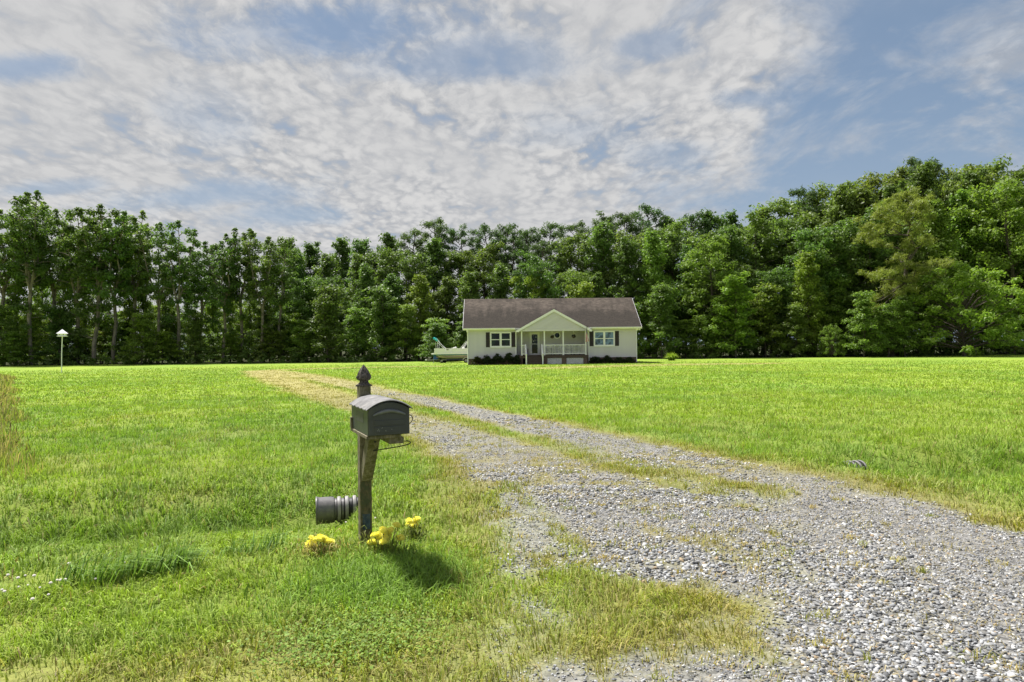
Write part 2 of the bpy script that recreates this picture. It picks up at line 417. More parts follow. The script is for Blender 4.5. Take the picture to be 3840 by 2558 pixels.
# ------------------------------------------------------------------ ground: one sheet to the horizon
LAWN = np.array([.19, .315, .048]); LAWN2 = np.array([.275, .375, .052]); STRAW = np.array([.36, .29, .12]); DUST = np.array([.185, .18, .172])
def lawn_colour(x, y):
    """the turf's own colour: patchy greens, straw where it is worn"""
    n = fbm(x * 0.22, y * 0.22, 41, 4); n2 = fbm(x * 1.3, y * 1.3, 43, 3)
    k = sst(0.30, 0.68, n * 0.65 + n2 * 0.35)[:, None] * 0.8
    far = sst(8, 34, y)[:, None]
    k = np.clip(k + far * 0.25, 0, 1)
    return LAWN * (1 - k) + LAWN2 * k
def build_ground():
    fine = np.radians(np.linspace(-50, 50, 330)); rest = np.radians(np.linspace(50, 310, 60))[1:-1]
    az = np.concatenate([fine, rest]); az = np.sort(np.where(az > math.pi, az - 2 * math.pi, az))
    r = np.concatenate([[0.3, 0.9, 1.6, 2.2], np.geomspace(2.6, 30, 230), np.geomspace(30, 130, 90)[1:], np.geomspace(130, 5000, 26)[1:]])
    A, R = np.meshgrid(az, r); x = (R * np.sin(A)).ravel(); y = (R * np.cos(A)).ravel()
    z = terrain(x, y)
    g = samp(GRAV, x, y); d = samp(DRY, x, y)
    out = (np.abs(x) > 31) | (y > 74) | (y < 0.7)
    g = np.where(out & (y > 0.7), 0, g); d = np.where(out & (y > 0.7), 0, d)
    z = z + g * ((fbm(x * 9, y * 9, 77, 3) - 0.5) * 0.02)
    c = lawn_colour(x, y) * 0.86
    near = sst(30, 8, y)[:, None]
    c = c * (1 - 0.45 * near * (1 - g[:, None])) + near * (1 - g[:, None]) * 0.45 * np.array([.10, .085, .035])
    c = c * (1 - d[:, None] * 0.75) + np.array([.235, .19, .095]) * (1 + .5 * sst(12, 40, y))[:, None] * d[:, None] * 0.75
    c = c * (1 - g[:, None]) + DUST * g[:, None]
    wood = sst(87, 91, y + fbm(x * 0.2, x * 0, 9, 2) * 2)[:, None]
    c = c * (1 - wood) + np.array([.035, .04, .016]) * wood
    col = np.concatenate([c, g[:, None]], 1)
    na, nr = len(az), len(r)
    i, j = np.meshgrid(np.arange(nr - 1), np.arange(na), indexing='ij'); j2 = (j + 1) % na
    Fq = np.stack([i * na + j, i * na + j2, (i + 1) * na + j2, (i + 1) * na + j], -1).reshape(-1, 4)
    V = np.stack([x, y, z], 1); V = np.vstack([V, [[0, 0, gz(0, 0.3)]]]); col = np.vstack([col, col[0]])
    m, t, b = newmat('ground'); setp(b, 0.95, 0.1)
    vc = t.node('ShaderNodeVertexColor', layer_name='Col'); co = objco(t)
    n = t.noise(co, 38, 5, 0.7); n2 = t.noise(co, 5.0, 5, 0.6); n3 = t.noise(co, 1.1, 5, 0.65)
    k = t.mix(1.0, vc.outputs[0], t.mix(t.ramp(t.add(t.mul(n, 0.5), t.add(t.mul(n2, 0.3), t.mul(n3, 0.2))), 0.36, 0.64), (0.66, 0.66, 0.64, 1), (1.26, 1.24, 1.2, 1)), 'MULTIPLY')
    # pebble-grain where stone shows
    vo = t.node('ShaderNodeTexVoronoi'); vo.inputs['Scale'].default_value = 34; t.l.new(co, vo.inputs['Vector'])
    sep = t.node('ShaderNodeSeparateColor'); t.l.new(vo.outputs['Color'], sep.inputs[0])
    peb = t.mix(sep.outputs[0], (.06, .06, .063, 1), (.30, .295, .285, 1))
    k = t.mix(t.mul(vc.outputs[1], 0.62), k, peb)
    t.put(b.inputs['Base Color'], k)
    bp = t.node('ShaderNodeBump'); bp.inputs['Strength'].default_value = 0.7; bp.inputs['Distance'].default_value = 0.02
    t.put(bp.inputs['Height'], t.add(t.mul(n, 0.6), t.mul(vo.outputs['Distance'], -0.5))); t.put(b.inputs['Normal'], bp.outputs[0])
    obj('ground', np_mesh('ground', V, Fq, col, m, True), kind='structure', label='bright green mown lawn with a gravel drive and a shallow ditch')
build_ground()

# ------------------------------------------------------------------ grass
rng = np.random.default_rng(7)
def polar(n, r0, r1, half=48):
    r = np.sqrt(rng.uniform(r0 * r0, r1 * r1, n)); a = np.radians(rng.uniform(-half, half, n))
    return r * np.sin(a), r * np.cos(a)
def blades(x, y, L, W, col, lean=0.5, seg=2, z=None, lean_dir=None, tipc=1.25):
    """bent tapering blades, one array of faces"""
    n = len(x); z = terrain(x, y) if z is None else z
    az = rng.uniform(0, 2 * math.pi, n) if lean_dir is None else lean_dir
    le = rng.uniform(0.1, 1.0, n) ** .7 * lean
    dx, dy = np.cos(az), np.sin(az); wa = az + math.pi / 2 + rng.normal(0, 0.5, n); wx, wy = np.cos(wa) * W / 2, np.sin(wa) * W / 2
    P0 = np.stack([x, y, z - 0.004], 1)
    mid = P0 + np.stack([dx * L * le * 0.35, dy * L * le * 0.35, L * 0.55 * np.sqrt(np.clip(1 - (le * 0.5) ** 2, .2, 1))], 1)
    tip = P0 + np.stack([dx * L * le, dy * L * le, L * np.clip(1 - 0.75 * le ** 1.6, 0.12, 1)], 1)
    Wv = np.stack([wx, wy, np.zeros(n)], 1)
    base = np.arange(n) * (5 if seg == 2 else 3)
    if seg == 2:
        V = np.stack([P0 - Wv, P0 + Wv, mid - Wv * 0.75, mid + Wv * 0.75, tip], 1).reshape(-1, 3)
        T = np.stack([np.stack([base, base + 1, base + 3], 1), np.stack([base, base + 3, base + 2], 1), np.stack([base + 2, base + 3, base + 4], 1)], 1).reshape(-1, 3)
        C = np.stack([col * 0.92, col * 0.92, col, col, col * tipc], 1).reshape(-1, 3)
    else:
        V = np.stack([P0 - Wv, P0 + Wv, tip], 1).reshape(-1, 3)
        T = np.stack([base, base + 1, base + 2], 1)
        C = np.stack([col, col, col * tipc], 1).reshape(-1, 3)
    return V, T, C
def blade_colour(x, y):
    n = len(x); c = lawn_colour(x, y)
    d = samp(DRY, x, y); straw = (rng.uniform(0, 1, n) < d * 0.62)[:, None]
    yel = np.array([.27, .25, .045]); k = (np.clip(d * 1.1 + rng.normal(0, .15, n), 0, .9))[:, None]
    c = c * (1 - k) + yel * k
    st = STRAW * rng.uniform(0.75, 1.35, n)[:, None]
    c = np.where(straw, st * 0.6 + c * 0.4, c)
    few = (rng.uniform(0, 1, n) < 0.035)[:, None]
    c = np.where(few, STRAW * 0.9, c)
    return c * rng.uniform(0.62, 1.30, n)[:, None]
def build_grass():
    parts = []
    # (r0, r1, blades per square metre, length, width, segments)
    for r0, r1, per, L0, W0, sg in ((2.3, 5.5, 5200, .075, .0060, 2), (5.5, 9.5, 2300, .085, .009, 2), (9.5, 16, 950, .09, .014, 1), (16, 28, 420, .085, .022, 1), (28, 48, 130, .085, .04, 1), (48, 70, 45, .08, .06, 1)):
        half = 47 if r0 < 20 else 44
        ra, rb_ = r0 * (.85 if r0 > 2.5 else 1), r1 * 1.15; area = math.radians(2 * half) / 2 * (rb_ * rb_ - ra * ra); n = int(per * area)
        x, y = polar(n, ra, rb_, half); e_ = 1 + rng.uniform(-.15, .15, n); rr_ = np.hypot(x, y); q = ((rr_ > r0 * e_) | (r0 < 2.5)) & (rr_ < r1 * e_); x, y = x[q], y[q]; n = len(x)
        g = samp(GRAV, x, y); d = samp(DRY, x, y)
        tuft = fbm(x * 2.6, y * 2.6, 55, 3)
        keep = rng.uniform(0, 1, n) > np.clip(g * 1.5, 0, 0.993)
        keep &= rng.uniform(0, 1, n) < np.clip(0.35 + 1.5 * (tuft - 0.2) - 0.12 * d, 0.15, 1)
        house = (y > 66.1) & (x > -4.6) & (x < 12.6) & (y < 77)
        keep &= ~house
        x, y, d, tuft, g = x[keep], y[keep], d[keep], tuft[keep], g[keep]
        sh = (x - DP[0]) * DN[0] + (y - DP[1]) * DN[1]; al = (x - DP[0]) * DT[0] + (y - DP[1]) * DT[1]
        wild = np.exp(-((sh + 0.2) / 1.2) ** 2) * (1 - sst(-.6, 1.0, al) * (1 - sst(6.0, 7.2, al)))
        nb = np.hypot(sh * 1.0, al - .1); wild = wild * sst(.35, .8, nb); L0 = L0 * (0.45 + 0.55 * sst(.3, .7, nb))
        L = L0 * rng.uniform(0.55, 1.45, len(x)) * (0.6 + 0.9 * tuft) * (1 - 0.45 * d) * (1 + 1.0 * wild) * (1 - .3 * g)
        W = W0 * rng.uniform(0.7, 1.4, len(x)) * np.clip(L / L0.mean() if np.ndim(L0) else L / L0, .38, 1.15) ** .8
        c = blade_colour(x, y); c = c * (1 - .25 * np.clip(wild, 0, 1)[:, None] * np.array([1.15, .8, .8]))
        sweep = fbm(x * 2.2, y * 2.2, 71, 2) * 14 + rng.normal(0, 1.0, len(x))
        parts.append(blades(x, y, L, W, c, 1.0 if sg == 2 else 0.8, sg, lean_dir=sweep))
    # single tufts rooted in the stone
    tx, ty = polar(9000, 2.6, 16, 46); tg = samp(GRAV, tx, ty); q = (tg > .35) & (rng.uniform(0, 1, len(tx)) < .30 * np.clip(1.25 - (tx - .30 * ty) * .62, .10, 1)); tx, ty = tx[q], ty[q]
    nb_ = rng.integers(8, 34, len(tx)); R_t = rng.uniform(.012, .065, len(tx)); I = np.repeat(np.arange(len(tx)), nb_); n = len(I)
    x = tx[I] + rng.normal(0, 1, n) * R_t[I]; y = ty[I] + rng.normal(0, 1, n) * R_t[I]
    hue = rng.uniform(0, 1, len(tx))[I][:, None]; c = (np.array([.46, .36, .13]) * hue + np.array([.26, .29, .06]) * (1 - hue)) * rng.uniform(.65, 1.25, n)[:, None]
    parts.append(blades(x, y, rng.uniform(.025, .075, n), rng.uniform(.004, .008, n), c, 1.0, 2))
    # cut straw lying flat where the turf is thin
    x, y = polar(90000, 2.4, 11, 47); d = samp(DRY, x, y); k = rng.uniform(0, 1, len(x)) < np.clip(d * .9 - .12, 0, .6); x, y = x[k], y[k]
    V, T, C = blades(x, y, rng.uniform(.03, .09, len(x)), rng.uniform(.003, .006, len(x)), np.array([.42, .35, .19]) * rng.uniform(.5, 1.2, len(x))[:, None], 1.0, 2)
    hz_ = terrain(x, y).repeat(5); V[:, 2] = hz_ + (V[:, 2] - hz_) * .35 + .006; parts.append((V, T, C))
    V = np.vstack([p[0] for p in parts if p[1].shape[1] == 3]); C = np.vstack([p[2] for p in parts]); T = []; o = 0
    for p in parts: T.append(p[1] + o); o += len(p[0])
    T = np.vstack(T)
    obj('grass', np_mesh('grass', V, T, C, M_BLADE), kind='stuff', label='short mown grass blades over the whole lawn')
    print('grass tris', len(T))
build_grass()

# ------------------------------------------------------------------ gravel
def stone_shapes(k, sub):
    out = []
    for i in range(k):
        bm = bmesh.new()
        if sub: bmesh.ops.create_icosphere(bm, subdivisions=1, radius=1)
        else:
            bmesh.ops.create_cube(bm, size=1.5)
        r = random.Random(i * 7 + sub)
        V = np.array([v.co[:] for v in bm.verts]); V *= np.array([[r.uniform(.72, 1.25)] for _ in range(len(V))])
        V = V * np.array([1, r.uniform(.5, .9), r.uniform(.26, .55)])
        bmesh.ops.triangulate(bm, faces=bm.faces); bm.verts.index_update()
        out.append((V, np.array([[v.index for v in f.verts] for f in bm.faces]))); bm.free()
    return out
def build_gravel():
    Vs, Ts, Cs = [], [], []; o = 0
    for r0, r1, per, s0, s1, sub in ((2.5, 4.4, 4400, .005, .020, 1), (4.4, 7.5, 2700, .007, .020, 0), (7.5, 13, 900, .010, .023, 0), (13, 32, 130, .020, .036, 0)):
        half = 47; area = math.radians(2 * half) / 2 * (r1 * r1 - r0 * r0); n = int(per * area)
        x, y = polar(n, r0, r1, half); g = samp(GRAV, x, y)
        cl = fbm(x * 1.1, y * 1.1, 91, 3)
        keep = rng.uniform(0, 1, n) < np.clip(g - 0.06, 0, 1) * np.clip(0.25 + 1.9 * (cl - 0.18), 0.15, 1)
        x, y, cl = x[keep], y[keep], cl[keep]; n = len(x)
        shapes = stone_shapes(8, sub); which = rng.integers(0, 8, n)
        s = s0 + (s1 - s0) * rng.beta(1.4, 3.2, n) * (0.6 + 0.9 * cl)
        s = s * (0.74 + 0.36 * sst(.40, .58, fbm(x * .5, y * .5, 17, 3)))
        s = np.where(rng.uniform(0, 1, n) < 0.012, s * 1.7, s)
        a = rng.uniform(0, 2 * math.pi, n); tx = rng.normal(0, .28, n); ty = rng.normal(0, .28, n)
        val = rng.uniform(0, 1, n); base = np.stack([.118 + .29 * val, .122 + .292 * val, .127 + .298 * val], 1)
        dark = (rng.uniform(0, 1, n) < .16)[:, None]; base = np.where(dark, base * 0.5, base)
        pale = (rng.uniform(0, 1, n) < .05)[:, None]; base = np.where(pale, np.array([.58, .57, .54]), base)
        tan = (rng.uniform(0, 1, n) < .045)[:, None]; base = np.where(tan, np.array([.30, .23, .15]), base)
        z = terrain(x, y) + (fbm(x * 9, y * 9, 77, 3) - 0.5) * 0.02
        for k, (SV, ST) in enumerate(shapes):
            q = which == k; m = q.sum()
            if not m: continue
            P = SV[None] * s[q][:, None, None]
            P[..., 2] += P[..., 0] * tx[q][:, None] + P[..., 1] * ty[q][:, None]
            ca, sa = np.cos(a[q])[:, None], np.sin(a[q])[:, None]
            X = P[..., 0] * ca - P[..., 1] * sa; Y = P[..., 0] * sa + P[..., 1] * ca
            P = np.stack([X + x[q][:, None], Y + y[q][:, None], P[..., 2] + (z[q] + s[q] * .16)[:, None]], -1)
            nv = len(SV); Vs.append(P.reshape(-1, 3))
            Ts.append((ST[None] + (np.arange(m) * nv)[:, None, None]).reshape(-1, 3) + o); o += m * nv
            Cs.append(np.repeat(base[q], nv, 0))
    m, t, b = newmat('gravel_stone'); setp(b, 0.8, 0.25)
    vc = t.node('ShaderNodeVertexColor', layer_name='Col'); n = t.noise(objco(t), 90, 4, 0.6)
    t.put(b.inputs['Base Color'], t.mix(1.0, vc.outputs[0], t.mix(n, (.75, .75, .75, 1), (1.25, 1.25, 1.25, 1)), 'MULTIPLY'))
    V = np.vstack(Vs); T = np.vstack(Ts); C = np.vstack(Cs)
    obj('gravel', np_mesh('gravel', V, T, C, m), kind='stuff', label='loose grey slate gravel over the drive')
    print('gravel tris', len(T))
build_gravel()

# ------------------------------------------------------------------ the house
M_SIDING = mat_paint('vinyl_siding', (.64, .60, .655), 0.55, 0.3, 0.04, 1.2, dirt=(.58, .545, .58), dscale=0.9)
M_WHITE = mat_paint('white_trim', (.84, .81, .86), 0.45, 0.4, 0.04, 2.0)
M_SHUT = mat_paint('shutter_brown', (.035, .026, .026), 0.5, 0.35, 0.15, 5)
M_DARKWOOD = mat_wood('deck_wood', (.075, .052, .045), (.15, .11, .095), (1.2, 18, 18))
M_STEPWOOD = mat_wood('step_wood', (.072, .054, .047), (.13, .10, .088), (1.0, 14, 14))
M_IRON = mat_paint('black_metal', (.02, .02, .022), 0.5, 0.5)
M_DARK = mat_paint('dark_inside', (.008, .009, .011), 0.9, 0.1)  # near-black, stands in for the shade inside and under things
def mat_glass(name, c, mott=None):  # mott: reflection tones painted into the pane colour
    m, t, b = newmat(name); setp(b, 0.06, 0.35)
    if mott:
        n = t.noise(objco(t), 2.2, 4, 0.6, 0.4); t.put(b.inputs['Base Color'], t.mix(t.ramp(n, 0.42, 0.62), c, mott))
    else: b.inputs['Base Color'].default_value = (*c, 1)
    return m
M_PANE_DARK = mat_glass('pane_dark', (.006, .008, .008), (.02, .035, .025))
M_PANE_BLUE = mat_glass('pane_sky_tinted', (.19, .27, .44), (.06, .085, .12))  # bluish sky reflection painted into the right window's panes
def mat_brick(name):
    m, t, b = newmat(name); setp(b, 0.9, 0.15)
    tx = t.node('ShaderNodeTexBrick'); mp = t.node('ShaderNodeMapping'); mp.inputs['Rotation'].default_value = (math.pi / 2, 0, 0)
    t.l.new(objco(t), mp.inputs[0]); t.l.new(mp.outputs[0], tx.inputs[0])
    tx.inputs['Color1'].default_value = (.115, .062, .048, 1); tx.inputs['Color2'].default_value = (.17, .105, .085, 1); tx.inputs['Mortar'].default_value = (.20, .18, .16, 1)
    tx.inputs['Scale'].default_value = 1.0; tx.inputs['Brick Width'].default_value = .21; tx.inputs['Row Height'].default_value = .075; tx.inputs['Mortar Size'].default_value = .010
    t.put(b.inputs['Base Color'], tx.outputs[0])
    bp = t.node('ShaderNodeBump'); bp.inputs['Strength'].default_value = 0.8; bp.inputs['Distance'].default_value = 0.01; bp.invert = True
    t.put(bp.inputs['Height'], tx.outputs['Fac']); t.put(b.inputs['Normal'], bp.outputs[0])
    return m
M_BRICK = mat_brick('foundation_brick')
def mat_shingle():
    m, t, b = newmat('roof_shingle'); setp(b, 0.95, 0.1); co = objco(t)
    tx = t.node('ShaderNodeTexBrick'); mp = t.node('ShaderNodeMapping'); mp.inputs['Rotation'].default_value = (math.pi / 2, 0, 0); mp.inputs['Scale'].default_value = (1, 1, 1)
    t.l.new(co, mp.inputs[0]); t.l.new(mp.outputs[0], tx.inputs[0])
    tx.inputs['Color1'].default_value = (.082, .068, .058, 1); tx.inputs['Color2'].default_value = (.150, .123, .104, 1); tx.inputs['Mortar'].default_value = (.06, .045, .042, 1)
    tx.inputs['Scale'].default_value = 1.0; tx.inputs['Brick Width'].default_value = .30; tx.inputs['Row Height'].default_value = .082; tx.inputs['Mortar Size'].default_value = .006
    n = t.noise(co, 0.55, 6, 0.62, 0.3)
    mp2 = t.node('ShaderNodeMapping'); mp2.inputs['Scale'].default_value = (1.6, .25, .25); t.l.new(co, mp2.inputs[0])
    st = t.noise(mp2.outputs[0], 1.0, 5, 0.6)
    sp = t.node('ShaderNodeSeparateXYZ'); t.l.new(co, sp.inputs[0])
    # old roof: grey-black algae stains, strongest low on the slope
    low = t.ramp(sp.outputs[2], 6.6, 3.7)
    al = t.ramp(t.add(t.mul(n, 0.6), t.add(t.mul(st, 0.45), t.mul(low, 0.30))), 0.46, 0.74)
    sp2 = t.ramp(t.noise(co, 7, 4, 0.7), 0.3, 0.7)
    k = t.mix(t.mul(al, 0.86), tx.outputs[0], (.030, .027, .024, 1))
    k = t.mix(t.mul(sp2, 0.22), k, (.145, .118, .10, 1))
    t.put(b.inputs['Base Color'], k)
    return m
M_SHINGLE = mat_shingle()

HD = 67.0
h0 = at(1754, 1370, HD); HX0 = h0.x; HGZ = gz(HX0 + 8, HD)
HROT = math.radians(1.5)
HM = Matrix.Translation((HX0, HD, HGZ)) @ Matrix.Rotation(HROT, 4, 'Z')
def hw(x, y, z): return HM @ Vector((x, y, z))
K = HD / F
def lx(px): return (px - 1754) * K * 1.0035
W = 16.70; ZS = 0.60; ZE = 3.40; DEPTH = 8.3
RX0, RX1, RY_ = 4.80, 11.83, 1.75          # porch recess
house = empty('house', HM.translation, HROT, 'single storey beige sided house with brown shingle roof and white front porch', 'house')
def wall_boards(x0, x1, z0, z1, y, parent, name='siding_board', step=.114, clip=None):
    n = max(1, round((z1 - z0) / step)); step = (z1 - z0) / n; cache = {}
    for i in range(n):
        a, b = x0, x1; zb = z0 + i * step
        if clip:
            a, b = clip(zb + step * 0.5)
            if b - a < 0.1: continue
        key = round(b - a, 3)
        if key not in cache:
            L = b - a; cache[key] = MB().prism([(0, 0), (-.030, 0), (-.032, .010), (-.004, step - .004), (0, step - .004)], 'X', 0, L).mesh(name, M_SIDING)
        o = obj(name, cache[key], parent); o.location = (a, y, zb)
def build_house():
    H = house
    # walls behind the boards, in one C-shaped body
    for x0, x1, y0 in ((0, RX0, 0), (RX0, RX1, RY_), (RX1, W, 0)):
        MB().box(x0, x1, y0 + .001 if y0 == 0 else y0, DEPTH, ZS, ZE + (.15 if y0 else .05)).build('wall', M_SIDING, H)
    fb = MB()
    fb.box(.02, RX0 - .02, .05, DEPTH - .05, -.5, ZS - .003); fb.box(RX1 + .02, W - .02, .05, DEPTH - .05, -.5, ZS - .003); fb.box(RX0, RX1, RY_ + .05, DEPTH - .06, -.5, ZS - .003)
    fb.build('foundation', M_BRICK, H)
    wall_boards(.09, RX0 - .09, ZS, ZE, -.002, H)
    wall_boards(RX1 + .09, W - .09, ZS, ZE, -.002, H)
    wall_boards(RX0 + .003, RX1 - .003, .9, 3.30, RY_ - .003, H)
    for x, y in ((0, 0), (RX0 - .10, 0), (RX1, 0), (W - .10, 0)):
        MB().box(x, x + .10, -.034, .0, ZS - .01, ZE).build('corner_trim', M_WHITE, H)
    MB().box(RX1 - .11, RX1 - .004, RY_ - .036, RY_ - .024, .9, 3.22).build('corner_trim', M_WHITE, H)
    # side returns of the recess
    MB().box(RX1 - .02, RX1 - .001, .0, RY_ - .03, ZS, 3.3).build('recess_wall', M_SIDING, H)
    # main roof: two slopes of overlapping courses
    zr, ye, ze = 6.72, -.42, 3.56; yr = DEPTH / 2; ov = .42
    for side, nm in ((1, 'front'), (-1, 'back')):
        m = MB(); n = 38
        for i in range(n):
            t0, t1 = i / n, (i + 1) / n; e = .018
            def pt(t, dz):
                y = ye + (yr - ye) * t; y = y if side == 1 else DEPTH - y
                return y, ze + (zr - ze) * t + dz
            (ya, za), (yb, zb) = pt(t0, e), pt(t1 + .004, 0.004)
            m.face([(-ov, ya, za), (W + ov, ya, za), (W + ov, yb, zb), (-ov, yb, zb)])
            m.face([(-ov, ya, za - e), (W + ov, ya, za - e), (W + ov, ya, za), (-ov, ya, za)])
        o = obj('roof_slope', m.mesh('roof_slope', M_SHINGLE), H)
        # solid deck beneath so the eaves have thickness
        q = lambda y: y if side == 1 else DEPTH - y
        MB().prism([(q(ye), ze - .012), (q(yr), zr - .012), (q(yr), zr - .16), (q(ye), ze - .14)], 'X', -ov + .01, W + ov - .01).build('roof_deck', M_WHITE, o)
        for xg in (-ov - .022, W + ov):
            MB().prism([(q(ye), ze + .012), (q(yr), zr + .012), (q(yr), zr - .17), (q(ye), ze - .17)], 'X', xg, xg + .022).build('rake_board', M_WHITE, o)
    MB().prism([(yr - .16, zr - .09), (yr, zr + .035), (yr + .16, zr - .09)], 'X', -ov, W + ov).build('ridge_cap', M_SHINGLE, H)
    for xg in (0, W):      # gable ends of the body
        MB().prism([(0, ZE + .04), (yr, zr - .15), (DEPTH, ZE + .04)], 'X', xg + .003 if xg == 0 else xg - .05, xg + .05 if xg == 0 else xg - .003).build('gable_end', M_SIDING, H)
    for a, b in ((-ov, RX0 - .12), (RX1 + .2, W + ov)):
        MB().prism([(-.445, 3.57), (-.56, 3.57), (-.56, 3.50), (-.53, 3.45), (-.445, 3.45)], 'X', a, b).build('gutter', M_WHITE, H)
        MB().box(a, b, -.443, -.42, 3.39, 3.56).build('fascia', M_WHITE, H)
        MB().box(a, b, -.419, -.001, 3.395, 3.415).build('soffit', M_WHITE, H)
    def downspout(x, top=3.45, y=-.09, bot=0.02):
        MB().tube([(x, -.50, top), (x, -.46, top - .12), (x, y, top - .36), (x, y, bot + .15), (x, y, bot + .1)], .052, 8).build('downspout', M_WHITE, H, True)
    downspout(.03); downspout(W - .05); downspout(RX1 + .10, bot=-.1)
    # windows, each a double unit with two sliding sashes
    def window(x0, x1, z0, z1, pane):
        w = MB()
        for a, b, c, d in ((x0, x1, z0, z0 + .085), (x0, x1, z1 - .085, z1), (x0, x0 + .085, z0 + .085, z1 - .085), (x1 - .085, x1, z0 + .085, z1 - .085), ((x0 + x1) / 2 - .07, (x0 + x1) / 2 + .07, z0 + .085, z1 - .085)):
            w.box(a, b, -.075, -.003, c, d)
        win = w.build('window', M_WHITE, H)
        MB().box(x0 - .04, x1 + .04, -.095, -.003, z0 - .05, z0 - .002).build('sill', M_WHITE, win)
        for a, b in ((x0 + .085, (x0 + x1) / 2 - .07), ((x0 + x1) / 2 + .07, x1 - .085)):
            zm = (z0 + z1) / 2
            for c, d, y in ((z0 + .085, zm, -.052), (zm, z1 - .085, -.062)):
                s = MB(); e = .035
                for p in ((a, b, c, c + e), (a, b, d - e, d), (a, a + e, c + e, d - e), (b - e, b, c + e, d - e)): s.box(p[0] + .001, p[1] - .001, y, y + .02, p[2], p[3])
                s.build('sash', M_WHITE, win)
                MB().box(a + e, b - e, y + .007, y + .013, c + e, d - e).build('pane', pane, win)
        MB().box(x0 + .08, x1 - .08, -.034, -.028, z0 + .08, z1 - .08).build('dark_backing', M_DARK, win)  # near-black sheet painting the unlit room behind the panes
        for a, b in ((x0 - .43, x0 - .045), (x1 + .045, x1 + .43)):
            s = MB().box(a, b, -.045, -.024, z0 + .0, z1 - .01).build('shutter', M_SHUT, H)
            zz = z0 + .06
            L = MB()
            for c, d in ((z0 + .06, (z0 + z1) / 2 - .03), ((z0 + z1) / 2 + .03, z1 - .07)):
                k = int((d - c) / .055)
                for i in range(k): L.prism([(-.046, c + i * .055), (-.062, c + i * .055 + .008), (-.046, c + i * .055 + .045)], 'X', a + .04, b - .04)
            L.build('slats', M_SHUT, s)
    window(lx(1839), lx(1917), 1.71, 3.19, M_PANE_DARK)
    window(lx(2228), lx(2306), 1.71, 3.19, M_PANE_BLUE)
    # porch gable: its roof runs back into the main slope
    gxc, gx0, gx1, gz0, gzp = 8.46, 4.78, 12.14, 3.20, 5.24
    yf = -.85
    def slopeback(z): return ye + (z - ze) / (zr - ze) * (yr - ye)
    for sx, xe in ((-1, gx0), (1, gx1)):
        m = MB(); n = 24
        for i in range(n):
            t0, t1 = i / n, (i + 1) / n
            xa, xb = xe + (gxc - xe) * t0, xe + (gxc - xe) * t1; za, zb = gz0 + .10 + (gzp - gz0) * t0, gz0 + .10 + (gzp - gz0) * t1
            ra, rb = slopeback(max(za, ze)) + .02, slopeback(max(zb, ze)) + .02
            m.face([(xa, yf, za + .016), (xb, yf, zb + .003), (xb, rb, zb + .003), (xa, ra, za + .016)])
            m.face([(xa, yf, za), (xa, yf, za + .016), (xa, ra, za + .016), (xa, ra, za)])
        g = m.build('gable_roof', M_SHINGLE, H)
        MB().prism([(xe, gz0 + .098), (gxc, gzp + .098), (gxc, gzp - .06), (xe, gz0 - .06)], 'Y', yf + .02, .3).build('roof_deck', M_WHITE, g)
        MB().prism([(xe, gz0 + .112), (gxc, gzp + .112), (gxc, gzp - .13), (xe + .28 * -sx, gz0 + .03), (xe + .28 * -sx, gz0 - .05), (xe, gz0 - .05)], 'Y', yf - .03, yf + .018).build('rake_board', M_WHITE, g)
        MB().box(min(xe, xe - sx * .28), max(xe, xe - sx * .28), yf + .02, -.42, gz0 - .05, gz0 - .02).build('eave_return', M_WHITE, g)
    gb0, gb1 = gx0 + .34, gx1 - .34
    gable = MB().prism([(gb0, 3.24), (gb1, 3.24), (gxc, gzp - .08)], 'Y', yf + .12, yf + .2).build('porch_gable', M_SIDING, H)
    sl = (gzp - .08 - 3.24) / ((gb1 - gb0) / 2)
    wall_boards(0, 0, 3.40, gzp - .2, yf + .118, gable, clip=lambda z: (gb0 + (z - 3.24) / sl, gb1 - (z - 3.24) / sl))
    MB().box(gb0 - .1, gb1 + .1, yf + .09, yf + .25, 3.22, 3.395).build('porch_beam', M_SIDING, H)
    MB().box(gb0, RX1, yf + .26, RY_ - .01, 3.30, 3.33).build('porch_ceiling', M_SIDING, H)
    # deck
    ZD = .87; yd = -.62
    d = MB()
    nb = 14
    for i in range(nb):
        a = yd - .02 + (RY_ - yd) * i / nb; d.box(5.02, RX1 - .03, a, a + (RY_ - yd) / nb - .008, ZD - .035, ZD)
    d.build('porch_floor', M_DARKWOOD, H)
    for a, b in ((5.05, 5.70), (7.22, RX1 - .05)):
        MB().box(a, b, yd, yd + .045, .60, ZD - .037).build('rim_beam', M_DARKWOOD, H)
    MB().box(5.1, RX1 - .06, -.1, RY_, 0.55, .83).build('shade_block', M_DARK, H)  # black block put in as the shade under the floor
    for a, b in ((7.44, 7.80), (9.20, 9.66), (11.32, 11.72)):
        MB().box(a, b, yd + .03, yd + .38, -.4, .595).build('brick_pier', M_BRICK, H)
    MB().box(5.10, 5.40, yd + .04, yd + .14, -.4, .595).build('deck_post', M_DARKWOOD, H)
    MB().box(5.1, RX1 - .1, yd + .55, yd + .6, -.4, .6).build('shade_panel', M_DARK, H)  # black sheet standing in for the shade behind the lattice
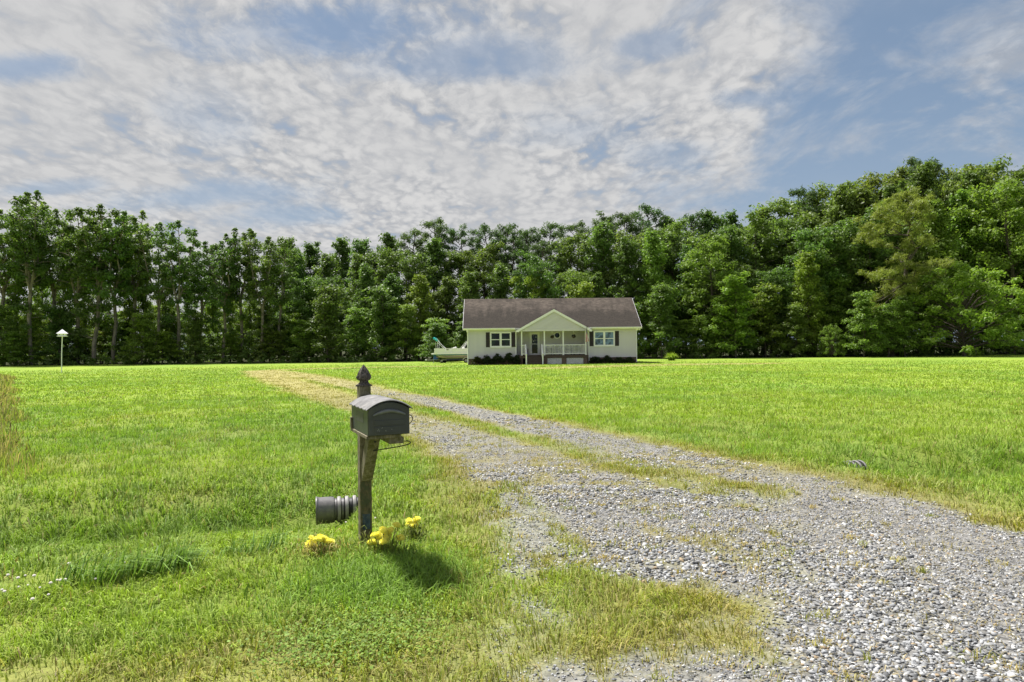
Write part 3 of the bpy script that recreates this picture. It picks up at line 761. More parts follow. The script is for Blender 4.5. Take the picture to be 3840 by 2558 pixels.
    for a, b in ((7.81, 9.19), (9.67, 11.31)):
        m = MB(); z0, z1, y = .0, .59, yd + .06; s = .115
        for sg, yy in ((1, 0), (-1, .008)):
            c = a - (z1 - z0)
            while c < b + (z1 - z0):
                p0 = [c, z0]; p1 = [c + (z1 - z0), z1]
                if sg < 0: p0, p1 = [c + (z1 - z0), z0], [c, z1]
                lo, hi = (p0, p1) if p0[0] < p1[0] else (p1, p0)
                if hi[0] > a and lo[0] < b:
                    def cut(x): return lo[1] + (hi[1] - lo[1]) * (x - lo[0]) / (hi[0] - lo[0])
                    A = (max(lo[0], a), y + yy, cut(max(lo[0], a))); B = (min(hi[0], b), y + yy, cut(min(hi[0], b)))
                    if B[0] - A[0] > .03: m.bar(A, B, .006, .036, (0, 1, 0)) if False else m.bar(A, B, .036, .007, (0, 1, 0))
                c += s
        lp = m.build('lattice_panel', M_WHITE, H, kind='stuff')
    # posts, railings
    yp = yd + .10
    px = (5.30, 7.52, 9.36, 11.57)
    for x in px:
        p = MB().box(x - .058, x + .058, yp - .058, yp + .058, ZD - .02, 3.222).build('porch_post', M_WHITE, H)
        MB().box(x - .085, x + .085, yp - .085, yp + .085, ZD - .05, ZD + .07).build('post_base', M_WHITE, p)
        MB().box(x - .075, x + .075, yp - .075, yp + .075, 3.14, 3.223).build('post_cap', M_WHITE, p)
    def railing(x0, x1, y, zb=.98, zt=1.90, sub=.121):
        r = MB().box(x0, x1, y - .045, y + .045, zt - .07, zt).build('railing', M_WHITE, H)
        MB().box(x0, x1, y - .03, y + .03, zb, zb + .07).build('bottom_rail', M_WHITE, r)
        n = max(1, round((x1 - x0) / sub)); me = MB().box(-.019, .019, -.019, .019, zb + .071, zt - .071).mesh('baluster', M_WHITE)
        for i in range(n):
            o = obj('baluster', me, r); o.location = (x0 + (i + .5) * (x1 - x0) / n, y, 0)
    railing(px[0] + .06, 5.66, yp); railing(7.24, px[1] - .06, yp)
    railing(px[1] + .06, px[2] - .06, yp); railing(px[2] + .06, px[3] - .06, yp)
    # steps down to the lawn, with sloping handrails
    sx0, sx1 = 5.78, 7.16; nst = 5; rise = ZD / nst; going = .27
    for i in range(nst - 1):
        z = ZD - (i + 1) * rise; y1 = yd - .005 - i * going
        s = MB().box(sx0, sx1, y1 - going - .025, y1, z - .042, z).build('step', M_STEPWOOD, H)
        MB().box(sx0 + .01, sx1 - .01, y1 - .012, y1 - .001, z + .001, z + rise - .044).build('riser', M_STEPWOOD, s)
    MB().box(sx0 + .01, sx1 - .01, yd - going * 4 - .012, yd - going * 4 - .0, -.2, rise - .045).build('riser', M_STEPWOOD, H)
    for x in (sx0 - .10, sx1 + .10):
        yb = yd - going * 4 + .02
        r = MB().bar((x, yp - .02, ZD + 1.02), (x, yb, .92), .10, .09).build('stair_rail', M_WHITE, H)
        MB().box(x - .06, x + .06, yb - .06, yb + .06, -.35, .98).prism([(x - .07, .98), (x + .07, .98), (x, 1.05)], 'Y', yb - .07, yb + .07).build('newel', M_WHITE, r)
        MB().box(x - .055, x + .055, yp - .055, yp + .055, ZD, ZD + 1.09).build('newel', M_WHITE, r)
        MB().bar((x, yp - .06, ZD + .12), (x, yb + .05, .16), .05, .07).build('bottom_rail', M_WHITE, r)
        for k in range(1, 7):
            t = k / 7; y = yp + (yb - yp) * t; z = ZD + .12 + (.16 - ZD - .12) * t
            MB().box(x - .019, x + .019, y - .019, y + .019, z + .03, z + .82).build('baluster', M_WHITE, r)
    # front door with a storm door
    dx0, dx1, dz0, dz1 = 6.19, 7.21, ZD + .03, 3.19; y = RY_
    dr = MB().box(dx0, dx0 + .10, y - .09, y - .02, dz0, dz1).box(dx1 - .10, dx1, y - .09, y - .02, dz0, dz1).box(dx0 + .1, dx1 - .1, y - .09, y - .02, dz1 - .10, dz1).build('door', M_WHITE, H)
    sd = MB(); a, b, c, d_ = dx0 + .105, dx1 - .105, dz0, dz1 - .105
    for p in ((a, b, c, c + .15), (a, b, d_ - .13, d_), (a, a + .115, c + .15, d_ - .13), (b - .115, b, c + .15, d_ - .13), (a + .115, b - .115, c + 1.06, c + 1.11)): sd.box(p[0], p[1], y - .085, y - .05, p[2], p[3])
    sd.build('storm_door', M_WHITE, dr)
    MB().box(a + .11, b - .11, y - .07, y - .065, c + .15, c + 1.06).build('pane', M_PANE_DARK, dr)
    MB().box(a + .11, b - .11, y - .07, y - .065, c + 1.11, d_ - .13).build('pane', M_PANE_DARK, dr)
    MB().box(a + .03, a + .06, y - .13, y - .085, c + 1.0, c + 1.16).build('handle', M_IRON, dr)
    # etched pattern on the upper glass
    e = MB(); r = random.Random(4)
    for k in range(9):
        x, z = a + .2 + r.random() * (b - a - .4), c + 1.3 + r.random() * .62
        pts = [(x + .07 * math.cos(q * .7 + k) * (1 - q / 11), y - .072, z + .09 * math.sin(q * .7 + k) * (1 - q / 11)) for q in range(9)]
        e.tube(pts, .006, 4)
    e.build('etching', M_WHITE, dr)
    # round window
    rw = MB().lathe([(.245, -.02), (.25, -.07), (.35, -.07), (.365, -.02)], (8.98, RY_, 2.84), 'Y', 28, caps=False).build('round_window', M_WHITE, H, True)
    MB().lathe([(.0, -.045), (.247, -.045), (.247, -.04), (0, -.04)], (8.98, RY_, 2.84), 'Y', 28, caps=False).build('pane', M_PANE_DARK, rw)
    # lamps
    lp = MB().lathe([(.05, 0), (.055, -.02), (.02, -.03), (.02, -.10)], (5.83, RY_ - .02, 2.92), 'Y', 12).build('porch_light', M_WHITE, H, True)
    MB().lathe([(.02, -.06), (.075, -.03), (.085, .02), (.06, .08), (.02, .10)], (5.83, RY_ - .13, 2.92), 'Z', 14).build('globe', M_WHITE, lp, True)
    fl = MB().lathe([(.05, 0), (.05, .03)], (W + .0, .25, 3.28), 'X', 10).bar((W + .02, .25, 3.28), (W + .2, .25, 3.30), .03, .03).build('flood_light', M_WHITE, H)
    for k in (.14, .32):
        MB().lathe([(.03, .06), (.05, .02), (.085, -.10), (.075, -.10)], (W + k, .20, 3.31), 'Y', 12).build('lamp_head', M_WHITE, fl, True)
build_house()

# ------------------------------------------------------------------ trees
tr = np.random.default_rng(21)
def leaf_cloud(cent, rad, per, size, flat=0.62, up=0.55, aspect=0.55, shell=0.55):
    """leaf sprays round a set of twig centres -> quads"""
    cent = np.asarray(cent); rad = np.asarray(rad); n = len(cent); N = n * per
    d = tr.normal(0, 1, (N, 3)); d /= np.linalg.norm(d, axis=1)[:, None] + 1e-9
    r = (shell + (1 - shell) * tr.uniform(0, 1, N) ** 0.5) * np.repeat(rad, per)
    lump = 0.75 + 0.5 * np.sin(d[:, 0] * 5 + np.repeat(tr.uniform(0, 6, n), per)) * np.sin(d[:, 1] * 4 + d[:, 2] * 5)
    P = np.repeat(cent, per, 0) + d * (r * lump)[:, None] * np.array([1, 1, flat])
    nr = d * 0.5 + np.array([0, 0, up]) + tr.normal(0, .45, (N, 3)); nr /= np.linalg.norm(nr, axis=1)[:, None]
    t = np.cross(nr, tr.normal(0, 1, (N, 3))); t /= np.linalg.norm(t, axis=1)[:, None] + 1e-9
    b = np.cross(nr, t); s = size * tr.uniform(.6, 1.4, N)[:, None]
    droop = np.array([0, 0, -0.18]) * s
    V = np.stack([P - t * s, P + b * s * aspect, P + t * s + droop, P - b * s * aspect], 1).reshape(-1, 3)
    Q = np.arange(N * 4).reshape(-1, 4)
    return V, Q, N
def leaf_cols(N, c, var=0.22, yel=0.18):
    c = np.array(c); k = tr.uniform(1 - var, 1 + var, N)[:, None]
    C = c * k; y = (tr.uniform(0, 1, N) ** 2 * yel)[:, None]
    return np.repeat(C * (1 - y) + np.array([c[0] * 1.9, c[1] * 1.35, c[2] * .9]) * y, 4, 0)
def wob(p, a): return p + tr.normal(0, a, 3)
BARK = mat_paint('bark', (.10, .085, .07), 0.95, 0.1, 0.35, 3.0, bump=0.5)
BARK_PALE = mat_paint('bark_pale', (.20, .17, .145), 0.95, 0.1, 0.35, 2.0, bump=0.5)
def limb(m, p0, p1, r0, r1, sag=0.1, n=4, seg=5):
    p0 = np.array(p0, float); p1 = np.array(p1, float); L = np.linalg.norm(p1 - p0); pts = []
    for i in range(n + 1):
        t = i / n; q = p0 * (1 - t) + p1 * t + np.array([0, 0, 1]) * sag * L * math.sin(t * math.pi)
        if 0 < i < n: q = q + tr.normal(0, .035 * min(L, 5.5), 3)
        pts.append(q)
    m.tube([tuple(p) for p in pts], [r0 + (r1 - r0) * i / n for i in range(n + 1)], seg, caps=False)
    return pts
def gen_tree(kind, H, Wd, seed):
    """returns (trunk mesh, crown mesh) for one tree shape"""
    global tr
    tr = np.random.default_rng(seed); m = MB(); cent = []; rad = []
    bark = BARK
    base_c = (.132, .212, .050)
    if kind == 'broad':          # round-headed broadleaf, leafy nearly to the ground
        top = [0, 0, H * .9]; pts = limb(m, (0, 0, -.3), (tr.normal(0, .5), tr.normal(0, .5), H * .88), H * .017, .05, 0, 7, 7)
        for i in range(34):
            f = .16 + .80 * (i + tr.uniform(0, 1)) / 34; z = H * f
            R = Wd / 2 * (math.sin(min(1, f * 1.25) * math.pi * .62) ** .7) * (1 - max(0, f - .72) * 2.6) * tr.uniform(.7, 1.12)
            a = i * 2.4 + tr.uniform(-.5, .5); p0 = np.array(pts[min(7, int(f * 7))]); p0[2] = z * .90 - .4
            p1 = np.array([p0[0] + R * math.cos(a), p0[1] + R * math.sin(a), z + R * .12])
            lp = limb(m, p0, p1, H * .005 * (1.15 - f), .02, .08, 4, 4)
            for q in lp[2:]:
                cent.append(wob(q, .35)); rad.append(tr.uniform(.8, 1.5) * H / 18)
            if tr.uniform() < .8: cent.append(wob(lp[-1] * .75 + lp[1] * .25, .6)); rad.append(tr.uniform(.6, 1.0) * H / 18)
        cent.append(np.array([0, 0, H * .95])); rad.append(.8)
        V, Q, N = leaf_cloud(cent, rad, 125, .165, shell=.68); C = leaf_cols(N, base_c)
    elif kind == 'spire':        # narrow-topped broadleaf, pointed leaders
        pts = limb(m, (0, 0, -.3), (tr.normal(0, .4), tr.normal(0, .4), H * .95), H * .015, .04, 0, 7, 7)
        for i in range(40):
            f = .15 + .83 * (i + tr.uniform(0, 1)) / 40; z = H * f
            R = Wd / 2 * (1 - f) ** .6 * min(1, (f + .25) * 1.4) * tr.uniform(.6, 1.15)
            a = i * 2.4 + tr.uniform(-.5, .5); p0 = np.array(pts[min(7, int(f * 7))]); p0[2] = z * .93 - .3
            p1 = np.array([p0[0] + R * math.cos(a), p0[1] + R * math.sin(a), z + R * .4])
            lp = limb(m, p0, p1, H * .004, .02, .05, 3, 4)
            for q in lp[1:]: cent.append(wob(q, .25)); rad.append(tr.uniform(.55, .95) * H / 18)
        for k in range(4): cent.append(np.array([tr.normal(0, .25), tr.normal(0, .25), H * (.93 + .02 * k)])); rad.append(.5)
        V, Q, N = leaf_cloud(cent, np.array(rad) * 1.2, 120, .16, flat=.75, shell=.68); C = leaf_cols(N, base_c)
    elif kind == 'airy':         # tall, forked, bare below, crown open to the sky
        bark = BARK_PALE
        fk = tr.uniform(.30, .44); fp = np.array([tr.normal(0, .3), tr.normal(0, .3), H * fk])
        limb(m, (0, 0, -.3), fp, H * .0125, H * .0095, 0, 3, 7)
        nl = tr.integers(3, 5)
        for k in range(nl):
            a = k * 2 * math.pi / nl + tr.uniform(-.5, .5); sp = Wd * tr.uniform(.14, .30)
            tp = np.array([fp[0] + sp * math.cos(a), fp[1] + sp * math.sin(a), H * tr.uniform(.84, .97)])
            lead = limb(m, fp, tp, H * .0072, .03, 0, 6, 5)
            for i in range(13):
                t = .12 + .86 * i / 13; j = t * 6; q0 = np.array(lead[int(j)]) * (1 - j % 1) + np.array(lead[min(6, int(j) + 1)]) * (j % 1)
                R = Wd * .30 * (1 - t * .62) * tr.uniform(.45, 1.2); b = i * 2.4 + k
                q1 = q0 + np.array([R * math.cos(b), R * math.sin(b), R * tr.uniform(-.1, .55)])
                lp = limb(m, q0, q1, .06, .015, .06, 3, 4)
                for q in lp[2:]: cent.append(wob(q, .25)); rad.append(tr.uniform(.5, 1.0) * H / 20)
            cent.append(tp); rad.append(.6); cent.append(tp + [0, 0, .55]); rad.append(.38)
        for i in range(7):       # stray low sprays
            z = H * tr.uniform(.14, fk + .05); b = tr.uniform(0, 6.28); R = Wd * tr.uniform(.12, .34)
            lp = limb(m, (0, 0, z), (R * math.cos(b), R * math.sin(b), z + R * .25), .05, .015, .05, 3, 4)
            for q in lp[2:]: cent.append(wob(q, .25)); rad.append(tr.uniform(.5, .9))
        V, Q, N = leaf_cloud(cent, rad, 84, .155, flat=.7, shell=.6); C = leaf_cols(N, base_c)
    elif kind == 'pine':         # long bare stem, rounded tufted head
        pts = limb(m, (0, 0, -.3), (tr.normal(0, .5), tr.normal(0, .5), H * .95), H * .013, .06, 0, 7, 7)
        for i in range(30):
            f = .52 + .46 * (i + tr.uniform(0, 1)) / 30; z = H * f; g = (f - .52) / .46
            R = Wd / 2 * math.sqrt(max(.05, 1 - (2 * g - .9) ** 2 * .85)) * tr.uniform(.55, 1.1)
            a = i * 2.4 + tr.uniform(-.6, .6); p0 = np.array([0, 0, z * .97]); p1 = np.array([R * math.cos(a), R * math.sin(a), z + R * .25])
            lp = limb(m, p0, p1, .07, .02, .06, 3, 4)
            for q in lp[2:]: cent.append(wob(q, .2)); rad.append(tr.uniform(.6, 1.05) * H / 20)
        for i in range(6):       # dead snags below
            z = H * tr.uniform(.25, .5); b = tr.uniform(0, 6.28); limb(m, (0, 0, z), (1.4 * math.cos(b), 1.4 * math.sin(b), z + .2), .04, .01, -.05, 2, 3)
        V, Q, N = leaf_cloud(cent, rad, 95, .24, flat=.75, up=.35, aspect=.2, shell=.3); C = leaf_cols(N, (.085, .140, .048), .25, .10)
    elif kind == 'dome':         # wide low broadleaf, crown down to the grass
        pts = limb(m, (0, 0, -.3), (0, 0, H * .6), H * .022, .08, 0, 4, 7)
        for i in range(76):
            f = (i + .5) / 76; ph = math.acos(1 - f * 1.08 if f < .93 else -.0); a = i * 2.4 + tr.uniform(-.3, .3)
            R = Wd / 2 * math.sin(ph) ** .75 * tr.uniform(.86, 1.08); z = H * (.10 + .86 * math.cos(ph)) + tr.normal(0, .3)
            p1 = np.array([R * math.cos(a), R * math.sin(a), max(.6, z)])
            lp = limb(m, (0, 0, max(.8, z * .55)), p1, .08, .02, .08, 3, 4)
            for q in lp[2:]: cent.append(wob(q, .25)); rad.append(tr.uniform(.75, 1.2) * H / 11)
        V, Q, N = leaf_cloud(cent, rad, 115, .17, flat=.6); C = leaf_cols(N, base_c)
    elif kind == 'tiered':       # understorey tree with level layered sprays
        pts = limb(m, (0, 0, -.3), (tr.normal(0, .3), tr.normal(0, .3), H * .92), H * .013, .03, 0, 5, 6)
        for i in range(30):
            f = .08 + .88 * (i + tr.uniform(0, 1)) / 30; z = H * f; R = Wd / 2 * (1 - f * .72) * tr.uniform(.55, 1.15); a = i * 2.4 + tr.uniform(-.4, .4)
            lp = limb(m, (0, 0, z * .95), (R * math.cos(a), R * math.sin(a), z + .1 * R), .045, .012, .06, 3, 4)
            for q in lp[1:]: cent.append(wob(q, .2)); rad.append(tr.uniform(.55, 1.0) * H / 10)
        V, Q, N = leaf_cloud(cent, np.array(rad) * 1.1, 96, .15, flat=.52, up=.75); C = leaf_cols(N, base_c)
    else: raise ValueError(kind)
    return m.mesh(kind + '_trunk', bark, True), np_mesh(kind + '_crown', V, Q, C, M_LEAF)
VAR = {}
for kd, H, Wd, ns in (('broad', 18, 9.0, 5), ('spire', 18, 7.6, 4), ('airy', 20, 9.5, 5), ('pine', 20, 7.5, 4), ('dome', 10.5, 13, 2), ('tiered', 10, 7.5, 4)):
    VAR[kd] = [(H, Wd) + gen_tree(kd, H, Wd, 100 + 37 * i + len(kd)) for i in range(ns)]
_pick = random.Random(5)
def put_tree(kind, px, d, top=None, H=None, name='tree', label=None, cat='tree', group=None, tint=(1, 1, 1), wide=1.0, v=None, rz=None):
    p = at(px, 1350, d); x = p.x
    z = gz(x, d)
    if H is None: H = at(px, top, d).z - z
    V = VAR[kind][v if v is not None else _pick.randrange(len(VAR[kind]))]
    s = H / V[0]
    root = empty(name, (x, d, z), rz if rz is not None else _pick.uniform(0, 6.28), label, cat, group)
    w = s * wide; w = s + (w - s) if abs(wide - 1) > .01 else min(max(s, .75), 1.3)
    root.scale = (w, w, s)
    if label and '{n}' in label: ROWS.setdefault(label, []).append((px, root))
    obj('trunk', V[2], root); c = obj('crown', V[3], root)
    c.color = (*tint, 1)
    return root
SIL = np.array([(-400, 470), (-200, 460), (0, 465), (50, 447), (100, 452), (150, 482), (170, 460), (210, 447), (250, 475), (300, 480), (340, 512), (370, 505), (430, 508), (490, 545), (510, 528), (545, 520), (600, 535), (640, 540), (680, 555), (720, 545), (760, 550), (830, 547), (880, 537), (930, 527), (965, 522), (1010, 507), (1060, 525), (1090, 522), (1150, 520), (1220, 522), (1280, 514), (1330, 502), (1380, 495), (1440, 482), (1500, 477), (1560, 487), (1620, 482), (1680, 477), (1720, 465), (1760, 470), (1800, 450), (1850, 432), (1900, 417), (1950, 402), (2000, 387), (2050, 367), (2100, 357), (2150, 357), (2200, 367), (2260, 360), (2300, 372), (2354, 384), (2500, 370), (2900, 370)]) * 1.6312
def sil(px): return float(np.interp(px, SIL[:, 0], SIL[:, 1]))
R_ = random.Random(11)
def jit(c, a=.16): k = 1 + R_.uniform(-a, a); return (c[0] * k * (1 + R_.uniform(-.1, .14)), c[1] * k, c[2] * k)
G_DARK = (.85, .9, .92); G_MID = (1.0, 1.0, 1.0); G_LIT = (1.35, 1.3, 1.0); G_YEL = (1.65, 1.45, .95); G_BROWN = (1.12, 1.0, .95); G_PINE = (.9, .95, .95)
def ordinal(n):
    w = ['first', 'second', 'third', 'fourth', 'fifth', 'sixth', 'seventh', 'eighth', 'ninth', 'tenth', 'eleventh', 'twelfth', 'thirteenth', 'fourteenth', 'fifteenth', 'sixteenth', 'seventeenth', 'eighteenth', 'nineteenth', 'twentieth']
    return w[n] if n < 20 else f'{n + 1}th'
ROWS = {}
def plant_woods():
    # left row: tall forked trees with sky between their stems
    left = [(-330, 92, 745, 'tall_tree'), (-150, 91, 750, 'tall_tree'),
            (12, 90, 742, 'tall forked tree at the far left end of the row'), (120, 88, 728, 'tall tree with two straight pale stems and three crown tips left of the birdhouse'), (196, 93, 738, 'tall tree whose crown rises right behind the birdhouse'),
            (290, 91, 775, 'slim tree with small top between two taller crowns right of the birdhouse'), (352, 89, 730, 'tallest tree right of the birdhouse with dense dark top'), (425, 90, 770, 'tall tree with pale leaning stem and rounded top right of the birdhouse'),
            (512, 94, 800, 'tree with thin upper crown beside the open sky gap'), (592, 91, 822, 'tree with stout dark stem right of the open sky gap'), (670, 90, 824, 'tree with spreading upper crown right of the sky gap'), (745, 93, 886, 'short topped tree in a dip of the left row'), (838, 90, 860, 'forked tree with many thin upright leaders in the left row'), (902, 92, 850, 'tree with bright open crown next to the forked leaders'),
            (985, 90, 872, 'tall leaning stemmed tree where the row joins the wood'), (1060, 91, 886, 'round topped tree at the start of the closed wood')]
    for i, (px, d, top, lab) in enumerate(left):
        off = px < 0
        put_tree('airy', px, d, top, name='tall_tree', label='tall forked tree beyond the left edge, the ' + ('outermost one' if i == 0 else 'inner one') + ' of the row' if off else lab, group='tall trees in the left row', tint=jit(G_MID if i % 3 else G_DARK), v=i % 5)
    for px in (60, 160, 250, 325, 395, 470, 550, 640, 710, 790, 870, 945, 1020):
        put_tree('spire', px + R_.randint(-12, 12), R_.uniform(95, 101), sil(px) + R_.uniform(60, 210), name='slender_tree', label='slender leafy tree filling in behind the tall left row, {n} counted from the left', group='slender trees behind the left row', tint=jit(G_LIT), wide=.62)
    # understorey under that row
    for i, px in enumerate(range(-260, 1120, 62)):
        px += R_.randint(-18, 18); d = R_.uniform(86, 98)
        put_tree('tiered', px, d, H=R_.uniform(4, 8.2), name='understorey_tree', label='low leafy tree under the tall left row, {n} counted from the left', group='understorey under the left row', tint=jit([G_MID, G_LIT, G_YEL, G_LIT][i % 4]))
    # far low wood seen through the row
    for i, px in enumerate(range(-320, 1300, 58)):
        put_tree('broad', px + R_.randint(-30, 30), R_.uniform(112, 132), H=R_.uniform(7.5, 11.0), name='far_tree', label='distant low yellow green tree behind the left row, {n} counted from the left', group='distant trees behind the left row', tint=jit(G_YEL), wide=.75)
    # the closed wood, back row to front row
    names = {'pine': ('pine_tree', 'dark round headed pine'), 'spire': ('woodland_tree', 'pointed leafy tree'), 'broad': ('woodland_tree', 'round leafy tree')}
    def zone(px):
        for lim, t in ((1650, 'left of the boat'), (2400, 'behind the house'), (3020, 'right of the house'), (9999, 'on the high right side')):
            if px < lim: return t
    def add(kind, px, d, top, tint, row, wide=1.0):
        nm, lb = names[kind]; z = zone(px)
        put_tree(kind, px, d, top, name=nm, label=f'{lb} {row} {z}, {{n}} from left', group=f'{nm.replace("_", " ")}s {row} of the wood {z}', tint=tint, wide=wide)
    px = 1080
    while px < 4420:
        d = R_.uniform(103, 108); t = sil(px) + R_.uniform(-6, 26)
        k = 'pine' if (1500 < px < 2500 and R_.random() < .75) or R_.random() < .3 else 'broad' if px > 2900 else 'spire'
        add(k, px, d, t, jit(G_PINE if k == 'pine' else (G_BROWN if px > 2800 else G_DARK)), 'on the skyline')
        px += R_.uniform(70, 105)
    px = 1110
    while px < 4420:
        d = R_.uniform(97, 101); t = sil(px) + R_.uniform(25, 95)
        k = 'pine' if 1600 < px < 2350 and R_.random() < .45 else ('broad' if R_.random() < .55 else 'spire')
        add(k, px, d, t, jit(G_PINE if k == 'pine' else (G_BROWN if px > 2900 and R_.random() < .6 else G_MID)), 'in the middle row')
        px += R_.uniform(85, 120)
    px = 1120
    while px < 4420:
        d = R_.uniform(91, 95); b = 1335; t0 = sil(px); t = b - (b - t0) * R_.uniform(.55, .84)
        k = 'broad' if R_.random() < .5 else 'spire'
        add(k, px, d, t, jit([G_MID, G_LIT, G_MID, G_DARK][R_.randrange(4)]), 'in the front row')
        px += R_.uniform(95, 140)
    # front understorey, leafy to the ground
    px = 1150; i = 0
    while px < 4350:
        d = R_.uniform(86.5, 90)
        if not (3380 < px < 3860):
            put_tree('tiered', px, d, H=R_.uniform(5, 10.5), name='understorey_tree', label=f'low layered tree at the grass edge {zone(px)}, {{n}} from the left', group=f'understorey along the grass edge {zone(px)}', tint=jit([G_LIT, G_MID, G_LIT, G_MID, G_LIT][i % 5]))
        px += R_.uniform(75, 125); i += 1
    # trees one can name
    put_tree('dome', 3615, 82, 985, name='dome_tree', label='wide bright green dome shaped tree at the grass edge', tint=(1.55, 1.5, 1.0), wide=.96, v=0)
    put_tree('spire', 3045, 88, 945, name='pale_tree', label='slim pale yellow green tree standing before the dark wood', tint=G_YEL, v=1)
    put_tree('tiered', 2760, 86, 1010, name='layered_tree', label='bright layered tree with level sprays right of the fern', tint=(1.5, 1.5, 1.0), v=2)
    put_tree('broad', 3800, 90, 650, name='yellow_green_tree', label='tall yellow green broadleaf tree at the right edge', tint=(1.3, 1.25, .9), v=2)
    put_tree('dome', 3120, 84, 1215, name='layered_tree', label='low light green tree below the leaning pine', tint=G_LIT, wide=.62, v=1)
    for q, (pp, hh) in enumerate(((3240, 8.0), (3330, 6.5), (3395, 7.5))):
        put_tree('tiered', pp, 82, H=hh, name='understorey_tree', label='leafy young tree hiding the foot of the leaning pine, ' + ('left one', 'middle one', 'right one')[q], group='young trees under the leaning pine', tint=(1.25, 1.25, 1.0), v=q)
    put_tree('broad', 2690, 90, 870, name='old_tree', label='broadleaf tree with a stout grey stem right of the house', tint=(1.3, 1.25, 1.0), v=3)
    put_tree('broad', 1990, 92, 1020, name='bushy_tree', label='pale bushy tree just above the house ridge', tint=G_YEL, v=4)
    put_tree('tiered', 1640, 84, 1210, name='low_tree', label='low dark green tree behind the boat canopy frame', tint=G_DARK, v=0)
plant_woods()
for _lab, _lst in ROWS.items():
    for _i, (_p, _o) in enumerate(sorted(_lst, key=lambda e: e[0])): _o['label'] = _lab.replace('{n}', ordinal(_i))
def leaning_pine():
    global tr
    tr = np.random.default_rng(77); d0 = 84.0; base = at(3345, 1340, d0); z0 = gz(base.x, d0)
    root = empty('leaning_pine', (base.x, d0, z0), 0, 'big pine with crooked bare limbs and drooping tufted boughs', 'tree')
    def L(px, py, dy=0): p = at(px, py, d0 + dy); return np.array([p.x - base.x, dy, p.z - z0])
    m = MB()
    spine = [L(3345, 1345), L(3352, 1200), L(3395, 1060), L(3400, 985), L(3437, 935), L(3405, 885), L(3415, 845), L(3395, 815), L(3420, 770)]
    m.tube([tuple(p) for p in spine], [.30, .28, .25, .24, .20, .17, .14, .11, .06], 8)
    pads = [(3400, 735, 75, 30), (3340, 770, 70, 30), (3450, 760, 60, 32), (3300, 810, 62, 34), (3390, 800, 70, 34), (3460, 815, 50, 35), (3262, 850, 60, 32), (3340, 850, 60, 30), (3440, 870, 45, 30), (3235, 890, 45, 26), (3300, 910, 60, 28), (3460, 905, 40, 25), (3410, 935, 35, 20), (3370, 965, 45, 22),
            (3290, 1030, 70, 26), (3370, 1015, 60, 26), (3440, 1000, 70, 26), (3530, 985, 60, 22), (3470, 1035, 60, 22), (3400, 1045, 60, 20), (3350, 1095, 60, 24), (3300, 1110, 45, 20), (3400, 1080, 50, 20), (3280, 1155, 50, 18), (3240, 1145, 40, 18)]
    cent = []; rad = []
    for px, py, rx, ry in pads:
        dy = tr.uniform(-2.2, 2.2); c = L(px, py, dy)
        k = min(range(2, len(spine)), key=lambda i: abs(spine[i][2] - (c[2] - 1.0)))
        limb(m, spine[k], c + [0, 0, -.3], .09, .03, -.04, 5, 5)
        for j in range(max(6, int(rx / 6))):
            e = L(px + tr.normal(0, rx * .45), py + tr.normal(0, ry * .4), dy + tr.normal(0, .9)); cent.append(e); rad.append(tr.uniform(.55, 1.0))
    obj('trunk', m.mesh('leaning_pine_trunk', BARK, True), root)
    V, Q, N = leaf_cloud(cent, rad, 150, .20, flat=.7, up=.4, aspect=.13, shell=.2)
    c = obj('crown', np_mesh('leaning_pine_crown', V, Q, leaf_cols(N, (.19, .235, .062), .22, .3), M_LEAF), root); c.color = (1.1, 1.1, 1, 1)
leaning_pine()
def undergrowth():
    global tr
    tr = np.random.default_rng(5); n = 3900
    x = tr.uniform(-95, 95, n); y = 86.5 + tr.uniform(0, 1, n) ** 1.2 * 24 + (fbm(x * .15, x * 0, 3, 2) - .5) * 2.5
    h = tr.uniform(.15, 1.0, n) ** 1.5 * 2.2 * np.clip((y - 85) / 4, .3, 2.6)
    cent = np.stack([x, y, terrain(x, y) + h], 1); rad = tr.uniform(.35, .8, n) * np.clip((y - 80) / 10, .8, 1.7)
    V, Q, N = leaf_cloud(cent, rad, 34, .16, flat=.8, up=.4)
    o = obj('undergrowth', np_mesh('undergrowth', V, Q, leaf_cols(N, (.115, .185, .045), .35, .3), M_LEAF), kind='stuff', label='dark scrub and weeds along the foot of the wood'); o.color = (1, 1, 1, 1)
undergrowth()

# ------------------------------------------------------------------ the mailbox on its post
M_POST = mat_wood('weathered_post', (.13, .115, .08), (.27, .24, .17), (16, 16, 1.6), moss=(.085, .085, .035))
M_POSTFRONT = mat_wood('lichened_shaded_wood', (.06, .052, .03), (.19, .16, .09), (14, 14, 4), moss=(.07, .085, .045))  # lichen, plus the shade on the front painted in as darker wood
M_FINIAL = mat_wood('grey_cracked_wood', (.022, .019, .018), (.17, .15, .14), (30, 30, 3.5), 0.95)
M_BOX = mat_paint('black_box_metal', (.040, .046, .052), 0.42, 0.5, 0.25, 5, metal=0.0, dirt=(.075, .075, .068), dscale=7)
M_BOXTOP = mat_paint('pale_grey_metal', (.155, .152, .155), 0.72, 0.3, 0.3, 9, dirt=(.30, .285, .275), dscale=11)
M_BOXRIB = mat_paint('worn_metal_handle', (.15, .16, .175), 0.38, 0.5, 0.25, 9, dirt=(.05, .05, .045), dscale=9)
